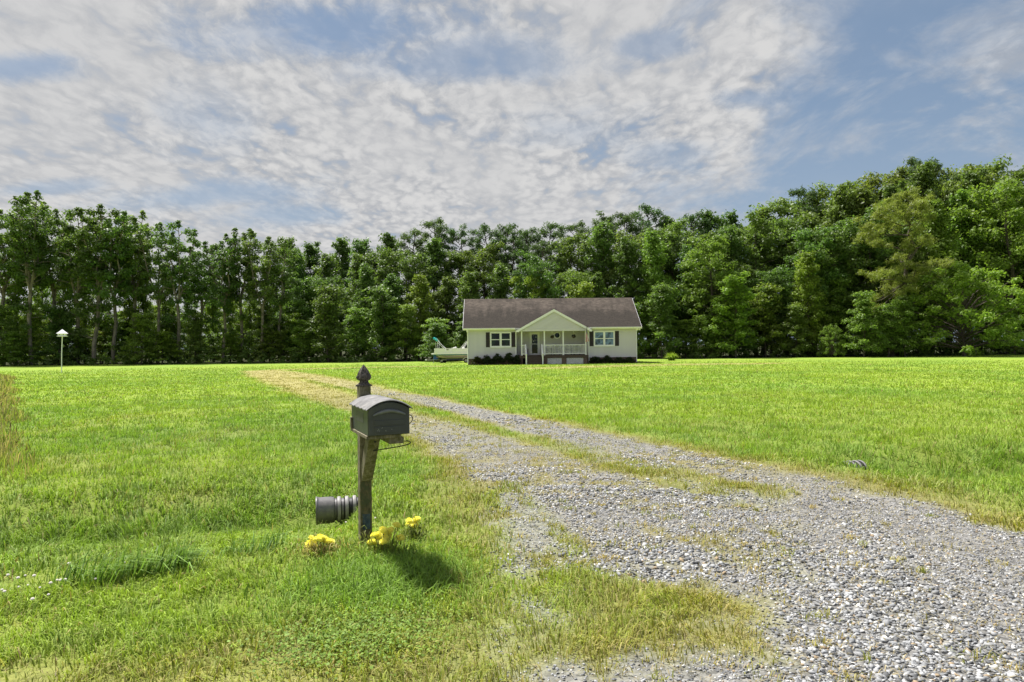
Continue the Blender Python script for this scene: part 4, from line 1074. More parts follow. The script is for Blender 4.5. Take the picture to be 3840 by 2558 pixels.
def mailbox():
    b0 = at(1370, 2045, 5.42); z0 = gz(b0.x, 5.42); rz = math.radians(24)
    R = Matrix.Rotation(rz, 3, 'Z'); inv = R.transposed(); org = Vector((b0.x, 5.42, z0))
    root = empty('mailbox', org, rz, 'black arched mailbox on a weathered wooden post with pointed finial', 'mailbox')
    def loc(px, py, d): return inv @ (at(px, py, d) - org)
    h = .046; ztop = at(1370, 1447, 5.44).z - z0
    post = MB().box(-h, h, -h, h, -.35, ztop).build('post', M_POST, root, bevel=.006)
    MB().box(-h + .004, h - .004, -h - .0035, -h + .0015, .02, .62).build('post_face', M_POSTFRONT, post)
    pr = [(.060, 0), (.060, .012), (.044, .020), (.033, .034), (.035, .044), (.048, .054), (.055, .070), (.054, .088), (.045, .110), (.030, .134), (.015, .155), (.002, .172)]
    f = MB().lathe(pr, (0, 0, ztop - .002), 'Z', 14)
    f.v = [(x * (1.06 if (i % 14) % 2 else .88), y * (1.06 if (i % 14) % 2 else .88), z) for i, (x, y, z) in enumerate(f.v)]
    rr = random.Random(3)
    f.v = [(x * (1 + rr.uniform(-.09, .09)), y * (1 + rr.uniform(-.09, .09)), z) for x, y, z in f.v]
    f.build('finial', M_FINIAL, post)
    for k in range(14):     # split checks in the grain of the finial
        pass
    P = loc(1381, 1637, 4.75); x0, y0, zb = P.x, P.y, P.z
    Wd, Dp, hs, hp = .298, .60, .186, .236
    def arch(x0, x1, zl, zp, n=12, inset=0.0):
        pts = []
        for i in range(n + 1):
            t = i / n; pts.append((x1 + (x0 - x1) * t, zl + (zp - zl) * (1 - (2 * t - 1) ** 2)))
        return pts
    prof = [(x0, zb), (x0 + Wd, zb)] + arch(x0, x0 + Wd, zb + hs, zb + hp)
    MB().prism(prof, 'Y', y0 + .012, y0 + Dp).build('box_body', M_BOX, root, bevel=.003)
    # paler grey roof sheet with pressed ribs
    m = MB(); n = 14; ys = np.linspace(y0 - .022, y0 + Dp + .012, 60); b = len(m.v)
    oh = .016
    up = arch(x0 - oh, x0 + Wd + oh, zb + hs + .004 - .006, zb + hp + .012, n)
    for j, y in enumerate(ys):
        t = j / 59; rib = .0065 * max(0, math.sin(t * 2 * math.pi * 5.0)) * (1 if .04 < t < .96 else 0)
        for x, z in up: m.v.append((x, y, z + rib))
    for j in range(59):
        for i in range(n):
            a = j * (n + 1) + i; m.f.append((a, a + 1, a + n + 2, a + n + 1))
    nv = len(m.v); m.v += [(x, y, z - .006) for x, y, z in m.v]
    m.f += [tuple(nv + q for q in f)[::-1] for f in m.f[:59 * n]]
    for i in range(n): m.f.append((i, nv + i, nv + i + 1, i + 1)); a = 59 * (n + 1) + i; m.f.append((a + 1, nv + a + 1, nv + a, a))
    for j in range(59):
        a = j * (n + 1); c = a + n + 1; m.f.append((a, c, nv + c, nv + a)); a += n; c += n; m.f.append((c, a, nv + a, nv + c))
    m.build('roof_sheet', M_BOXTOP, root, True)
    # drop-down door with its pressed panels and moulded pull
    dp = [(x0 + .004, zb + .004), (x0 + Wd - .004, zb + .004)] + arch(x0 + .004, x0 + Wd - .004, zb + hs - .002, zb + hp - .004)
    door = MB().prism(dp, 'Y', y0 - .004, y0 + .011).build('door', M_BOX, root, bevel=.003)
    for za, zc, xa in ((.020, .062, .040), (.072, .108, .040)):
        q = MB().prism([(x0 + xa, zb + za), (x0 + Wd - xa, zb + za), (x0 + Wd - xa, zb + zc), (x0 + xa, zb + zc)], 'Y', y0 - .0075, y0 - .0042)
        q.build('pressed_panel', M_BOX, door, bevel=.002)
    pts = []; rad = []
    for i in range(17):
        t = i / 16; s = 2 * t - 1
        pts.append((x0 + .034 + (Wd - .068) * t, y0 - .008, zb + .142 + .030 * (1 - abs(s) ** 1.8))); rad.append(.0045 + .0095 * (1 - abs(s) ** 2.5))
    MB().tube(pts, rad, 10).build('handle', M_BOXRIB, door, True)
    # faint scratches where lettering has worn away
    sc_ = MB(); r = random.Random(8)
    for k in range(7):
        xx, zz = x0 + .06 + r.random() * .16, zb + .026 + r.random() * .028
        sc_.box(xx, xx + .003 + .004 * r.random(), y0 - .0081, y0 - .0078, zz, zz + .002 + .005 * r.random())
    sc_.build('scuffs', mat_paint('scuff_grey', (.30, .31, .31), .6), door, kind='stuff')
    MB().box(x0 - .0012, x0 + .001, y0 + .16, y0 + .42, zb + .075, zb + .15).build('side_patch', mat_paint('patch_grey', (.062, .064, .067), .5), root)
    ring = [(x0 + Wd + .012 + .024 * math.cos(a), y0 + .06, zb + .10 + .030 * math.sin(a)) for a in np.linspace(0, 2 * math.pi, 19)[:-1]]
    MB().tube(ring, .0032, 6, closed=True).build('flag_ring', M_IRON, root, True)
    MB().box(x0 - .016, x0 - .002, y0 + Dp - .05, y0 + Dp - .02, zb + .0, zb + .085).build('bracket', M_POST, root)
    # timber that carries it
    MB().box(x0 - .008, x0 + Wd - .06, y0 + .02, y0 + Dp + .01, zb - .024, zb - .001).build('platform_board', M_POST, root, bevel=.003)
    ax = h + .012
    MB().box(.045, .150, y0 + .045, .10, zb - .070, zb - .026).build('arm', M_POST, root, bevel=.003)
    zt = zb - .026; yb = -.35
    MB().prism([(-h + .001, zt - .40), (-h + .001, zt - .28), (yb + .10, zt), (yb, zt), (yb, zt - .035), (-h - .02, zt - .40)], 'X', -h + .010, h + .002).build('brace', M_POST, root, bevel=.003)
    MB().lathe([(.0, -.003), (.010, -.003), (.011, .001), (.006, .004), (0, .004)], (.012, yb + .017, zt - .06), 'Y', 12, caps=False).build('bolt_hole', M_IRON, root)
    hk = [loc(1400, 1691, 5.18), loc(1440, 1684, 5.12), loc(1490, 1676, 5.06), loc(1526, 1668, 5.0), loc(1536, 1664, 4.99), loc(1539, 1659, 4.99), loc(1535, 1655, 4.99), loc(1527, 1653, 4.99), loc(1517, 1655, 5.0)]
    MB().tube(hk, .0042, 7).build('hook', M_IRON, root, True)
    MB().box(-.030, .030, -h - .0055, -h - .0038, .135, .255).build('sticker', mat_paint('torn_blue_film', (.02, .045, .085), .4, .5, .5, 28, dirt=(.16, .19, .16), dscale=30), root)
mailbox()

# ------------------------------------------------------------------ culvert under the drive
M_PIPE = mat_paint('black_plastic_pipe', (.115, .108, .112), 0.38, 0.5, 0.2, 4, dirt=(.25, .235, .21), dscale=9)
def culvert():
    a = Vector((-2.2, 7.6, -.052)); b = at(3228, 1752, 9.55); b.z = -.03
    d = b - a; L = d.length; rz = math.atan2(d.y, d.x)
    root = empty('culvert_pipe', a, rz, 'black ribbed drainage pipe running under the gravel drive with a belled open end', 'pipe')
    root.rotation_euler = (0, -math.asin(d.z / L), rz)
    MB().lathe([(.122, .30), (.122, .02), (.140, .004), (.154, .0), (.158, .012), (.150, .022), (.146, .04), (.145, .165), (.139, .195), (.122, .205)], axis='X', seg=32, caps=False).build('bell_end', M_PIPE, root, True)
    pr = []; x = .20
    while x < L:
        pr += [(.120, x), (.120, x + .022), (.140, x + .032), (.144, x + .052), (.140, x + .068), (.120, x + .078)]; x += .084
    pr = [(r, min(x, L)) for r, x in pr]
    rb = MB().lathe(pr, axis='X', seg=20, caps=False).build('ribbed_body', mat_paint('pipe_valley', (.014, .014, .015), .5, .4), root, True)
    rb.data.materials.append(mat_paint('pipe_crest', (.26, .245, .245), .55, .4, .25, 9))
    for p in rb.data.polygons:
        if math.hypot(p.center.y, p.center.z) > .131: p.material_index = 1  # dusty crests; rib shading painted in as near-black valleys
    MB().lathe([(.119, .3), (.119, .02)], axis='X', seg=24, caps=False).lathe([(.0, .3), (.120, .3)], axis='X', seg=24, caps=False).build('inner_wall', M_DARK, root)
culvert()

# ------------------------------------------------------------------ marigolds by the post
M_PETAL = mat_leaf('marigold_petal', .25, .6)
def marigolds():
    global tr
    tr = np.random.default_rng(9); V = []; Fq = []; C = []
    for i in range(90):
        f = (i + .5) / 90; ph = math.acos(1 - f * 1.35); a = i * 2.39996
        d = np.array([math.sin(ph) * math.cos(a), math.sin(ph) * math.sin(a), math.cos(ph) * .72]); r = 1.0
        t = np.array([-math.sin(a), math.cos(a), 0]); up = d / np.linalg.norm(d); o = np.cross(up, t)
        c = d * .86 + tr.normal(0, .05, 3); w, h = .22, .26
        k = len(V); V += [c - t * w * .6 - o * .05, c + t * w * .6 - o * .05, c + t * w + up * h + o * tr.normal(.08, .08), c - t * w + up * h + o * tr.normal(.08, .08)]
        Fq.append((k, k + 1, k + 2, k + 3)); col = np.array([1.0, .93, .26]) * tr.uniform(.85, 1.1); C += [col * .9, col * .9, col, col]
    head = np_mesh('marigold_head', np.array(V), np.array(Fq), np.array(C), M_PETAL)
    core = MB().lathe([(.01, -.35), (.6, -.3), (.82, .05), (.6, .5), (.02, .66)], seg=10).mesh('marigold_core', mat_paint('core_yellow', (.95, .82, .14), .7))
    def z6(x, y): return 1120 + x / 4.708, 1820 + y / 4.708
    plants = [((1205, 2088), [(235, 960), (330, 965), (385, 932), (440, 965), (505, 1000), (565, 1012), (200, 1055), (258, 1052)], (.40, .34, .13), 'marigold plant with withered stems left of the mailbox post'),
              ((1440, 2090), [(1345, 890), (1430, 895), (1495, 800), (1625, 808), (1555, 885), (1510, 1002), (1298, 1022), (1795, 940), (1725, 712)], (.24, .27, .06), 'spreading yellow marigold plant at the foot of the mailbox post'),
              ((1553, 2022), [(1955, 636), (2082, 612), (1952, 700), (2040, 706)], (.20, .24, .06), 'small upright marigold with four blooms right of the mailbox post')]
    for (bx, by), heads, fc, lab in plants:
        g = ground_at(bx, by); root = empty('marigold_plant', g, 0, lab, 'flower', 'yellow marigolds round the mailbox')
        st = MB()
        for i, (hx, hy) in enumerate(heads):
            px, py = z6(hx, hy); d = g.y + tr.normal(-.0, .035); p = at(px, py, d) - g
            s = .031 * tr.uniform(.88, 1.12)
            hd = obj('bloom', head, root); hd.location = p; hd.scale = (s, s, s); hd.rotation_euler = (tr.normal(.35, .25), tr.normal(0, .25), tr.uniform(0, 6))
            cr = obj('bloom_heart', core, hd)
            st.tube([tuple(Vector((p.x * .3, p.y * .3, -.01))), tuple(Vector((p.x * .7, p.y * .7, p.z * .55))), tuple(p)], [.003, .003, .004], 5)
        st.build('stem', mat_paint('marigold_stem', (.16, .20, .05), .7), root)
        n = 420; hm = max(.05, max((at(*z6(*h), g.y) - g).z for h in heads)); sx = .10 if len(heads) > 4 else .05
        x = tr.normal(0, sx, n); y = tr.normal(0, .05, n); z = np.abs(tr.normal(0, .33, n)) * hm
        c = np.array(fc) * tr.uniform(.6, 1.35, n)[:, None]
        V, T, C = blades(x, y, tr.uniform(.03, .075, n), tr.uniform(.005, .011, n), c, 1.0, 2, z=z)
        obj('foliage', np_mesh('marigold_foliage', V, T, C, M_BLADE), root, kind='stuff')
marigolds()

# ------------------------------------------------------------------ longer growth in the turf
def long_grass():
    def clump(pts, n, L, W, col, lean, spread, name, label, cat='grass clump', lean_dir=None, group=None):
        P = [ground_at(*p) for p in pts]; c = sum(P, Vector()) / len(P)
        i = rng.integers(0, len(P), n); j = np.minimum(i + 1, len(P) - 1); t = rng.uniform(0, 1, n)
        PX = np.array([p.x for p in P]); PY = np.array([p.y for p in P])
        x = PX[i] * (1 - t) + PX[j] * t + rng.normal(0, spread, n); y = PY[i] * (1 - t) + PY[j] * t + rng.normal(0, spread, n)
        z = terrain(x, y) - c.z; cc = np.array(col) * rng.uniform(.65, 1.35, n)[:, None]
        ld = None if lean_dir is None else rng.normal(lean_dir, .7, n)
        V, T, C = blades(x - c.x, y - c.y, L * rng.uniform(.5, 1.3, n), W * rng.uniform(.7, 1.3, n), cc, lean, 2, z=z, lean_dir=ld)
        o = obj(name, np_mesh(name, V, T, C, M_BLADE)); o.location = c
        return tag(o, label, cat, group)
    clump([(225, 2195), (400, 2180), (540, 2160), (670, 2140)], 420, .26, .011, (.15, .25, .05), 1.0, .07, 'grass_clump', 'long dark bladed grass clump in the lawn near the left corner', lean_dir=.3, group='long bladed grass clumps')
    clump([(830, 2085), (930, 2075), (1010, 2065)], 130, .18, .009, (.14, .24, .055), 1.0, .06, 'grass_clump', 'smaller long bladed clump between the corner clump and the mailbox', lean_dir=.5, group='long bladed grass clumps')
    seed = clump([(3280, 1800), (3420, 1815), (3560, 1830)], 160, .16, .011, (.30, .33, .10), 1.0, .12, 'seeding_grass', 'pale seeding grass on the bank right of the drain pipe', cat=None); seed['kind'] = 'stuff'
    for nm, pts, n, L, col, sp in (('tall_grass', [(1330, 2110), (1480, 2130), (1600, 2150), (1560, 2210), (1400, 2180), (1250, 2200)], 3800, .13, (.19, .31, .048), .22), ('tall_grass', [(1120, 2230), (1300, 2225), (1420, 2250)], 1500, .10, (.195, .315, .048), .22)):
        P = [ground_at(*p) for p in pts]; i = rng.integers(0, len(P) - 1, n); t = rng.uniform(0, 1, n)
        x = np.array([P[k].x * (1 - q) + P[k + 1].x * q for k, q in zip(i, t)]) + rng.normal(0, sp, n); y = np.array([P[k].y * (1 - q) + P[k + 1].y * q for k, q in zip(i, t)]) + rng.normal(0, sp, n)
        V, T, C = blades(x, y, L * rng.uniform(.5, 1.3, n), .007 * rng.uniform(.7, 1.4, n), np.array(col) * rng.uniform(.6, 1.35, n)[:, None], 1.0, 2)
        obj(nm, np_mesh(nm, V, T, C, M_BLADE), kind='stuff', label='lush uncut grass in front of the mailbox post')
    # clover patch near the road
    n = 2600; P = [ground_at(*p) for p in ((1180, 2400), (1350, 2370), (1540, 2340), (1480, 2420), (1300, 2470), (1150, 2450))]
    i = rng.integers(0, len(P), n); x = np.array([P[k].x for k in i]) + rng.normal(0, .17, n); y = np.array([P[k].y for k in i]) + rng.normal(0, .13, n)
    z = terrain(x, y) + rng.uniform(.025, .065, n); s = rng.uniform(.006, .011, n)[:, None]
    nr = np.stack([rng.normal(0, .45, n), rng.normal(0, .45, n), np.ones(n)], 1); nr /= np.linalg.norm(nr, axis=1)[:, None]
    t = np.cross(nr, rng.normal(0, 1, (n, 3))); t /= np.linalg.norm(t, axis=1)[:, None]; b = np.cross(nr, t); Pc = np.stack([x, y, z], 1)
    V = np.stack([Pc - t * s, Pc + b * s * .9, Pc + t * s, Pc - b * s * .9], 1).reshape(-1, 3)
    C = np.repeat(np.array([.185, .29, .05]) * rng.uniform(.6, 1.4, n)[:, None], 4, 0)
    obj('clover', np_mesh('clover', V, np.arange(n * 4).reshape(-1, 4), C, M_BLADE), kind='stuff', label='low clover patch near the road edge')
    # unmown strip down the left boundary
    n = 26000; y = 8.6 + 40 * rng.uniform(0, 1, n) ** 1.5; w = 1.5 + y * .16
    e = -.738 * y + .45 + (fbm(y * .5, y * 0, 3, 3) - .5) * 1.4; x = e - rng.uniform(0, 1, n) ** .8 * w
    y0 = 10.2 + rng.normal(0, .9, n); k = (y > y0); x, y = x[k], y[k]; n = len(x)
    c = np.where((rng.uniform(0, 1, n) < .55)[:, None], np.array([.42, .36, .16]), np.array([.25, .30, .06])); c = np.where((rng.uniform(0, 1, n) < .08)[:, None], np.array([.20, .12, .07]), c) * rng.uniform(.6, 1.25, n)[:, None]
    V, T, C = blades(x, y, rng.uniform(.12, .55, n) * np.clip(.4 + (e[k] - x) * .5, .4, 1), .006 + y * .0010, c, .55, 2)
    obj('weeds', np_mesh('weeds', V, T, C, M_BLADE), kind='stuff', label='dry brown uncut weeds along the left boundary')
    # white clover heads
    m, t_, b_ = newmat('clover_head'); setp(b_, .8, .2); b_.inputs['Base Color'].default_value = (.62, .57, .54, 1)
    hm = MB().lathe([(.002, -.006), (.009, -.003), (.011, .003), (.007, .009), (.001, .011)], seg=8).mesh('clover_flower', m, True)
    sm = MB().tube([(0, 0, -.07), (.004, 0, -.03), (0, 0, -.004)], .0012, 4).mesh('clover_stalk', mat_paint('stalk', (.14, .24, .05), .7))
    for px, py in ((30, 2200), (68, 2212), (95, 2202), (128, 2203), (105, 2240), (150, 2250), (70, 2248), (8, 2258), (17, 2265), (190, 2232), (215, 2220), (228, 2221), (245, 2218), (358, 2215), (122, 2295), (182, 2278), (258, 2155), (352, 2186), (465, 2152), (1258, 1985), (1298, 1986), (1408, 1975)):
        p = ground_at(px, py); o = obj('clover_flower', hm); o.location = p + Vector((0, 0, .075)); s = rng.uniform(.65, 1.05); o.scale = (s, s, s)
        tag(o, 'tiny white clover flower head in the lawn' if px < 1000 else 'tiny white clover flower head beside the mailbox post', 'flower', 'white clover flowers in the left lawn' if px < 1000 else 'white clover flowers by the post')
        obj('stalk', sm, o)
long_grass()

# ------------------------------------------------------------------ birdhouse on a pole
def birdhouse():
    g = at(231, 1395, 56); g.z = gz(g.x, 56)
    r = empty('birdhouse', g, math.radians(20), 'white birdhouse with peaked roof on a tall thin white pole', 'birdhouse')
    H = at(234, 1262, 56).z - g.z
    MB().tube([(0, 0, -.3), (.01, 0, H * .5), (.06, 0, H)], .035, 8).build('pole', M_WHITE, r, True)
    b = MB().box(-.21, .33, -.24, .24, H + .04, H + .24).build('body', M_WHITE, r)
    MB().box(-.27, .39, -.30, .30, H, H + .04).build('ledge', M_WHITE, r)
    MB().face([(-.30, -.33, H + .235), (.42, -.33, H + .235), (.06, 0, H + .60)]).face([(.42, -.33, H + .235), (.42, .33, H + .235), (.06, 0, H + .60)]).face([(.42, .33, H + .235), (-.30, .33, H + .235), (.06, 0, H + .60)]).face([(-.30, .33, H + .235), (-.30, -.33, H + .235), (.06, 0, H + .60)]).face([(-.30, -.33, H + .235), (-.30, .33, H + .235), (.42, .33, H + .235), (.42, -.33, H + .235)]).build('roof', M_WHITE, r)
    for x in (-.08, .19):
        MB().lathe([(0, -.004), (.032, -.004), (.032, .001)], (x, -.241, H + .14), 'Y', 12, caps=False).build('entrance_hole', M_DARK, b)
birdhouse()

# ------------------------------------------------------------------ boat on its trailer behind the house
M_GEL = mat_paint('boat_gelcoat', (.80, .80, .78), .25, .5, .04, 1.5)
M_CREAM = mat_paint('boat_hull_cream', (.72, .69, .63), .3, .5, .06, 1.5)
M_TEAL = mat_paint('teal_stripe', (.02, .12, .11), .35, .5, .1, 2)
M_CANVAS = mat_paint('teal_canvas', (.03, .42, .44), .8, .2, .15, 3)
M_ALU = mat_paint('aluminium_tube', (.72, .72, .72), .35, .6, .05, 3)
M_NAVY = mat_paint('navy_paint', (.015, .022, .06), .4, .5, .2, 2)
M_TYRE = mat_paint('tyre_rubber', (.018, .018, .018), .85, .2, .2, 4)
M_GALV = mat_paint('galvanised', (.38, .38, .37), .5, .5, .15, 3)
def boat():
    d = 77.5; o = at(1755, 1362, d); o.z = gz(o.x, d); q = d / F
    r = empty('boat', o, 0, 'white deck boat with teal stripe and folded canopy half hidden behind the house', 'boat')
    X = lambda px: (px - 1755) * q; Z = lambda py: (1362 - py) * q
    # hull by sections from raked bow to square stern
    m = MB(); st = [(X(1622), 1.0, .10, .96), (X(1632), 1.02, .55, .88), (X(1645), 1.03, .85, .70), (X(1660), 1.03, 1.05, .52), (X(1680), 1.03, 1.15, .41), (X(1710), 1.03, 1.2, .37), (X(1760), 1.03, 1.2, .36), (2.3, 1.03, 1.2, .38)]
    n = 9
    for x, zt, hw_, zk in st:
        for i in range(n):
            t = i / (n - 1) * 2 - 1; s = abs(t)
            y = hw_ * math.copysign(min(1, s ** .7 * 1.02), t); z = zk + (zt - zk) * s ** 2.2
            m.v.append((x, y, z))
    for i in range(len(st) - 1):
        for k in range(n - 1):
            a = i * n + k; m.f.append((a, a + 1, a + n + 1, a + n))
    m.f.append(tuple(range((len(st) - 1) * n, len(st) * n)))
    m.build('hull', M_CREAM, r, True)
    zt, zs = Z(1325.6), Z(1330)
    MB().prism([(X(1619), -.25), (X(1630), -.9), (X(1650), -1.16), (2.35, -1.24), (2.35, 1.24), (X(1650), 1.16), (X(1630), .9), (X(1619), .25)], 'Z', zs, zt).build('deck', M_GEL, r)
    MB().prism([(X(1624), -.6), (X(1632), -.93), (X(1652), -1.19), (2.3, -1.255), (2.3, -1.20), (X(1652), -1.1), (X(1624), -.3)], 'Z', Z(1333.5), zs - .003).build('stripe', M_TEAL, r)
    MB().prism([(X(1640), -1.0), (X(1665), -1.205), (2.3, -1.225), (2.3, -1.18), (X(1640), -.9)], 'Z', Z(1341), Z(1339)).build('lower_stripe', mat_paint('tan_stripe', (.36, .25, .18), .4), r)
    z0, z1 = zt, Z(1308.5); h3 = (z1 - z0) / 3
    for xa, xb in ((X(1633), X(1674)), (X(1675), X(1694)), (X(1695), 2.2)):
        for s in (-1.08, 1.05):
            p = MB().box(xa + .02, xb - .02, s, s + .03, z0 + .01, z1 - .03).build('fence_panel', M_GEL, r)
            for k in (0, 1, 2, 3): MB().box(xa, xb, s - .012, s + .042, z0 + k * h3 - .017, z0 + k * h3 + .017).build('rail', M_ALU if 0 < k < 3 else M_GEL, p)
            for xx in (xa + .012, xb - .012): MB().box(xx - .013, xx + .013, s - .018, s - .013, z0, z1).build('upright', M_ALU, p)
    MB().box(X(1633) - .015, X(1633) + .015, -1.05, 1.05, z0 + .01, z1 - .02).build('front_panel', M_GEL, r)
    MB().box(X(1678), X(1686), -1.105, -1.10, Z(1314.5), Z(1312)).build('maker_plate', M_IRON, r)
    tipx, tipz = X(1631.5), Z(1271)
    fr = MB()
    for s in (-1.06, 1.06):
        fr.tube([(X(1674), s, Z(1312)), (X(1652), s, Z(1293)), (tipx + .05, s * .98, tipz - .03)], .024, 6)
        fr.tube([(X(1668), s * .97, Z(1309)), (X(1648), s * .97, Z(1288)), (tipx + .14, s * .95, tipz + .02)], .022, 6)
        fr.tube([(X(1639.5), s, Z(1308)), (X(1637), s, Z(1282))], .014, 6); fr.tube([(X(1643.5), s, Z(1308)), (X(1644), s, Z(1288))], .014, 6)
        fr.tube([(X(1729), s, Z(1308)), (X(1752), s, Z(1283)), (X(1790), s, Z(1272))], .024, 6); fr.tube([(X(1735), s, Z(1308)), (X(1753), s, Z(1289)), (X(1790), s, Z(1281))], .02, 6)
    fr.tube([(tipx, -1.06, tipz), (tipx, 1.06, tipz)], .025, 6)
    fr.build('canopy_frame', M_GEL, r, True)
    c = MB()
    for s in (-1, 1): c.tube([(tipx - .03, s * 1.0, tipz + .03), (tipx + .1, s * 1.08, tipz - .06), (tipx + .42, s * 1.08, tipz - .36)], [.09, .08, .03], 8)
    c.tube([(tipx - .02, -1.08, tipz + .02), (tipx - .02, 0, tipz + .06), (tipx - .02, 1.08, tipz + .02)], .10, 8)
    c.build('canopy_cover', M_CANVAS, r, True)
    MB().prism([(X(1694), Z(1308)), (X(1712), Z(1301)), (X(1714), Z(1308))], 'Y', -.7, -.1).build('windscreen', M_GEL, r)
    MB().box(X(1735), X(1743), -.5, .2, Z(1310), Z(1302.5)).build('seat', M_GEL, r, bevel=.05)
    # trailer
    t = empty('boat_trailer', o, 0, 'dark blue boat trailer with two wheels and a long tongue under the boat', 'trailer')
    MB().box(X(1679), 2.0, -1.0, -.9, Z(1352), Z(1347)).box(X(1679), 2.0, .9, 1.0, Z(1352), Z(1347)).box(X(1679), X(1679) + .1, -.899, .899, Z(1351.6), Z(1348)).build('frame', M_NAVY, t)
    MB().bar((X(1682), -.9, Z(1350.5)), (X(1640), -.08, Z(1351)), .08, .08).bar((X(1682), .9, Z(1350.5)), (X(1640), .08, Z(1351)), .08, .08).bar((X(1641), 0, Z(1351)), (X(1598), 0, Z(1351)), .09, .08).build('tongue', M_GALV, t)
    MB().lathe([(.05, -.12), (.07, 0), (.05, .06)], (X(1599), 0, Z(1351)), 'X', 10).build('coupler', M_GEL, t, True)
    MB().tube([(X(1626), 0, 0), (X(1626), 0, Z(1340))], .03, 8).box(X(1626) - .1, X(1626) + .1, -.1, .1, .0, .03).build('jack', M_GALV, t)
    MB().bar((X(1640), 0, Z(1351)), (X(1622), 0, Z(1330)), .08, .08).box(X(1606), X(1618), -.12, .12, Z(1342.2), Z(1340)).build('winch_post', M_GALV, t)
    for px, y in ((1750, -1.12), (1750, 1.12)):
        w = MB().lathe([(.15, -.09), (.235, -.09), (.262, -.05), (.262, .05), (.235, .09), (.15, .09)], (X(px), y, .262), 'Y', 20, caps=False).build('wheel', M_TYRE, t, True)
        MB().lathe([(0, -.05), (.06, -.07), (.14, -.05), (.155, -.085), (.155, .06), (0, .06)], (X(px), y, .262), 'Y', 16, caps=False).build('rim', M_GALV, w, True)
        MB().tube([(X(px) + .34 * math.cos(a), y, .262 + .34 * math.sin(a)) for a in np.linspace(0, math.pi, 9)], .03, 6).build('fender', M_GEL, t, True)
    s = MB().lathe([(.13, -.08), (.20, -.08), (.235, -.04), (.235, .05), (.20, .08), (.13, .08)], (X(1658), -.45, .235), 'Y', 18, caps=False).build('spare_wheel', M_TYRE, t, True)
    k = MB()
    for i in range(5): a = i * 1.2566; k.bar((X(1658), -.52, .235), (X(1658) + .14 * math.cos(a), -.52, .235 + .14 * math.sin(a)), .05, .03, (0, 1, 0))
    k.lathe([(.13, -.06), (.145, -.09), (.15, -.05)], (X(1658), -.45, .235), 'Y', 18, caps=False).build('rim', M_GEL, s)
    MB().tube([(X(1668), -.3, .2), (X(1668), .3, .2)], .2, 14).build('roller', M_TYRE, t)
    b = MB().prism([(X(1627), Z(1349.5)), (X(1643), Z(1349.5)), (X(1644), Z(1343)), (X(1634), Z(1333)), (X(1627), Z(1333))], 'Y', -.45, .45).build('storage_tub', mat_paint('blue_plastic', (.015, .09, .42), .4, .5, .12, 3), bevel=.04)
    b.location = o; tag(b, 'bright blue plastic tub under the bow of the boat', 'tub')
boat()

# ------------------------------------------------------------------ things round the house
def shrubs():
    global tr
    tr = np.random.default_rng(31)
    spec = [(1790, 42, 1336, (1.5, 1.15, .75), 'low brownish shrub at the left corner of the house'), (1826, 36, 1330, (.9, .95, .9), 'dark shrub under the left shutter, second from the corner'), (1866, 46, 1322, (.95, 1, .9), 'dark spreading shrub under the left window'), (1910, 46, 1320, (1.0, 1.05, .9), 'tall dark shrub beside the porch on the left side'), (1938, 26, 1331, (.85, .9, .9), 'small dark shrub tucked against the left of the porch'),
            (2232, 46, 1333, (.8, .85, .85), 'dark rounded shrub just right of the porch'), (2272, 44, 1332, (.8, .85, .85), 'dark shrub under the middle of the right window'), (2318, 42, 1338, (.9, .95, .85), 'low dark shrub under the right shutter'), (2356, 36, 1340, (1.0, 1.05, .8), 'shrub nearest the right corner of the house')]
    for px, w, top, tint, lab in spec:
        x = lx(px); p = hw(x, -.55, 0); p.z = gz(p.x, p.y); H = at(px, top, p.y).z - p.z; Wm = w * K * 1.25
        root = empty('shrub', p, 0, lab, 'shrub', 'dark shrubs along the house front')
        n = 60; a = tr.uniform(0, 6.28, n); f = tr.uniform(0, 1, n) ** .6
        cent = np.stack([np.cos(a) * f * Wm * .42, np.sin(a) * f * .30, H * (.18 + .66 * (1 - f ** 2.2) * tr.uniform(.55, 1.1, n))], 1)
        V, Q, N = leaf_cloud(cent, np.full(n, .17), 46, .055, flat=.85, up=.4)
        c = obj('foliage', np_mesh('shrub_foliage', V, Q, leaf_cols(N, (.042, .062, .024), .35, .35), M_LEAF), root, kind='stuff'); c.color = (*tint, 1)
        m = MB()
        for i in range(7): e = cent[i]; m.tube([(0, 0, -.1), tuple(e * .5), tuple(e)], [.02, .013, .006], 5)
        m.build('stem', BARK, root)
shrubs()
def fern():
    g = ground_at(2518, 1352); r = empty('ornamental_grass', g, 0, 'bright green arching fern like clump on the lawn right of the house', 'plant')
    n = 420; x = rng.normal(0, .12, n); y = rng.normal(0, .12, n); az = np.arctan2(y, x) + rng.normal(0, .6, n)
    c = np.array([.30, .40, .05]) * rng.uniform(.6, 1.3, n)[:, None]
    V, T, C = blades(x, y, rng.uniform(.6, 1.15, n), rng.uniform(.05, .10, n), c, 1.0, 2, z=np.zeros(n), lean_dir=az)
    obj('frond', np_mesh('frond', V, T, C, M_BLADE), r, kind='stuff')
    n = 70; V, T, C = blades(rng.normal(0, .1, n), rng.normal(-.1, .1, n), rng.uniform(.2, .4, n), .04 + 0 * rng.uniform(0, 1, n), np.array([.12, .09, .04]) * rng.uniform(.5, 1.2, n)[:, None], .5, 2, z=np.zeros(n))
    obj('dead_base', np_mesh('dead_base', V, T, C, M_BLADE), r, kind='stuff')
fern()
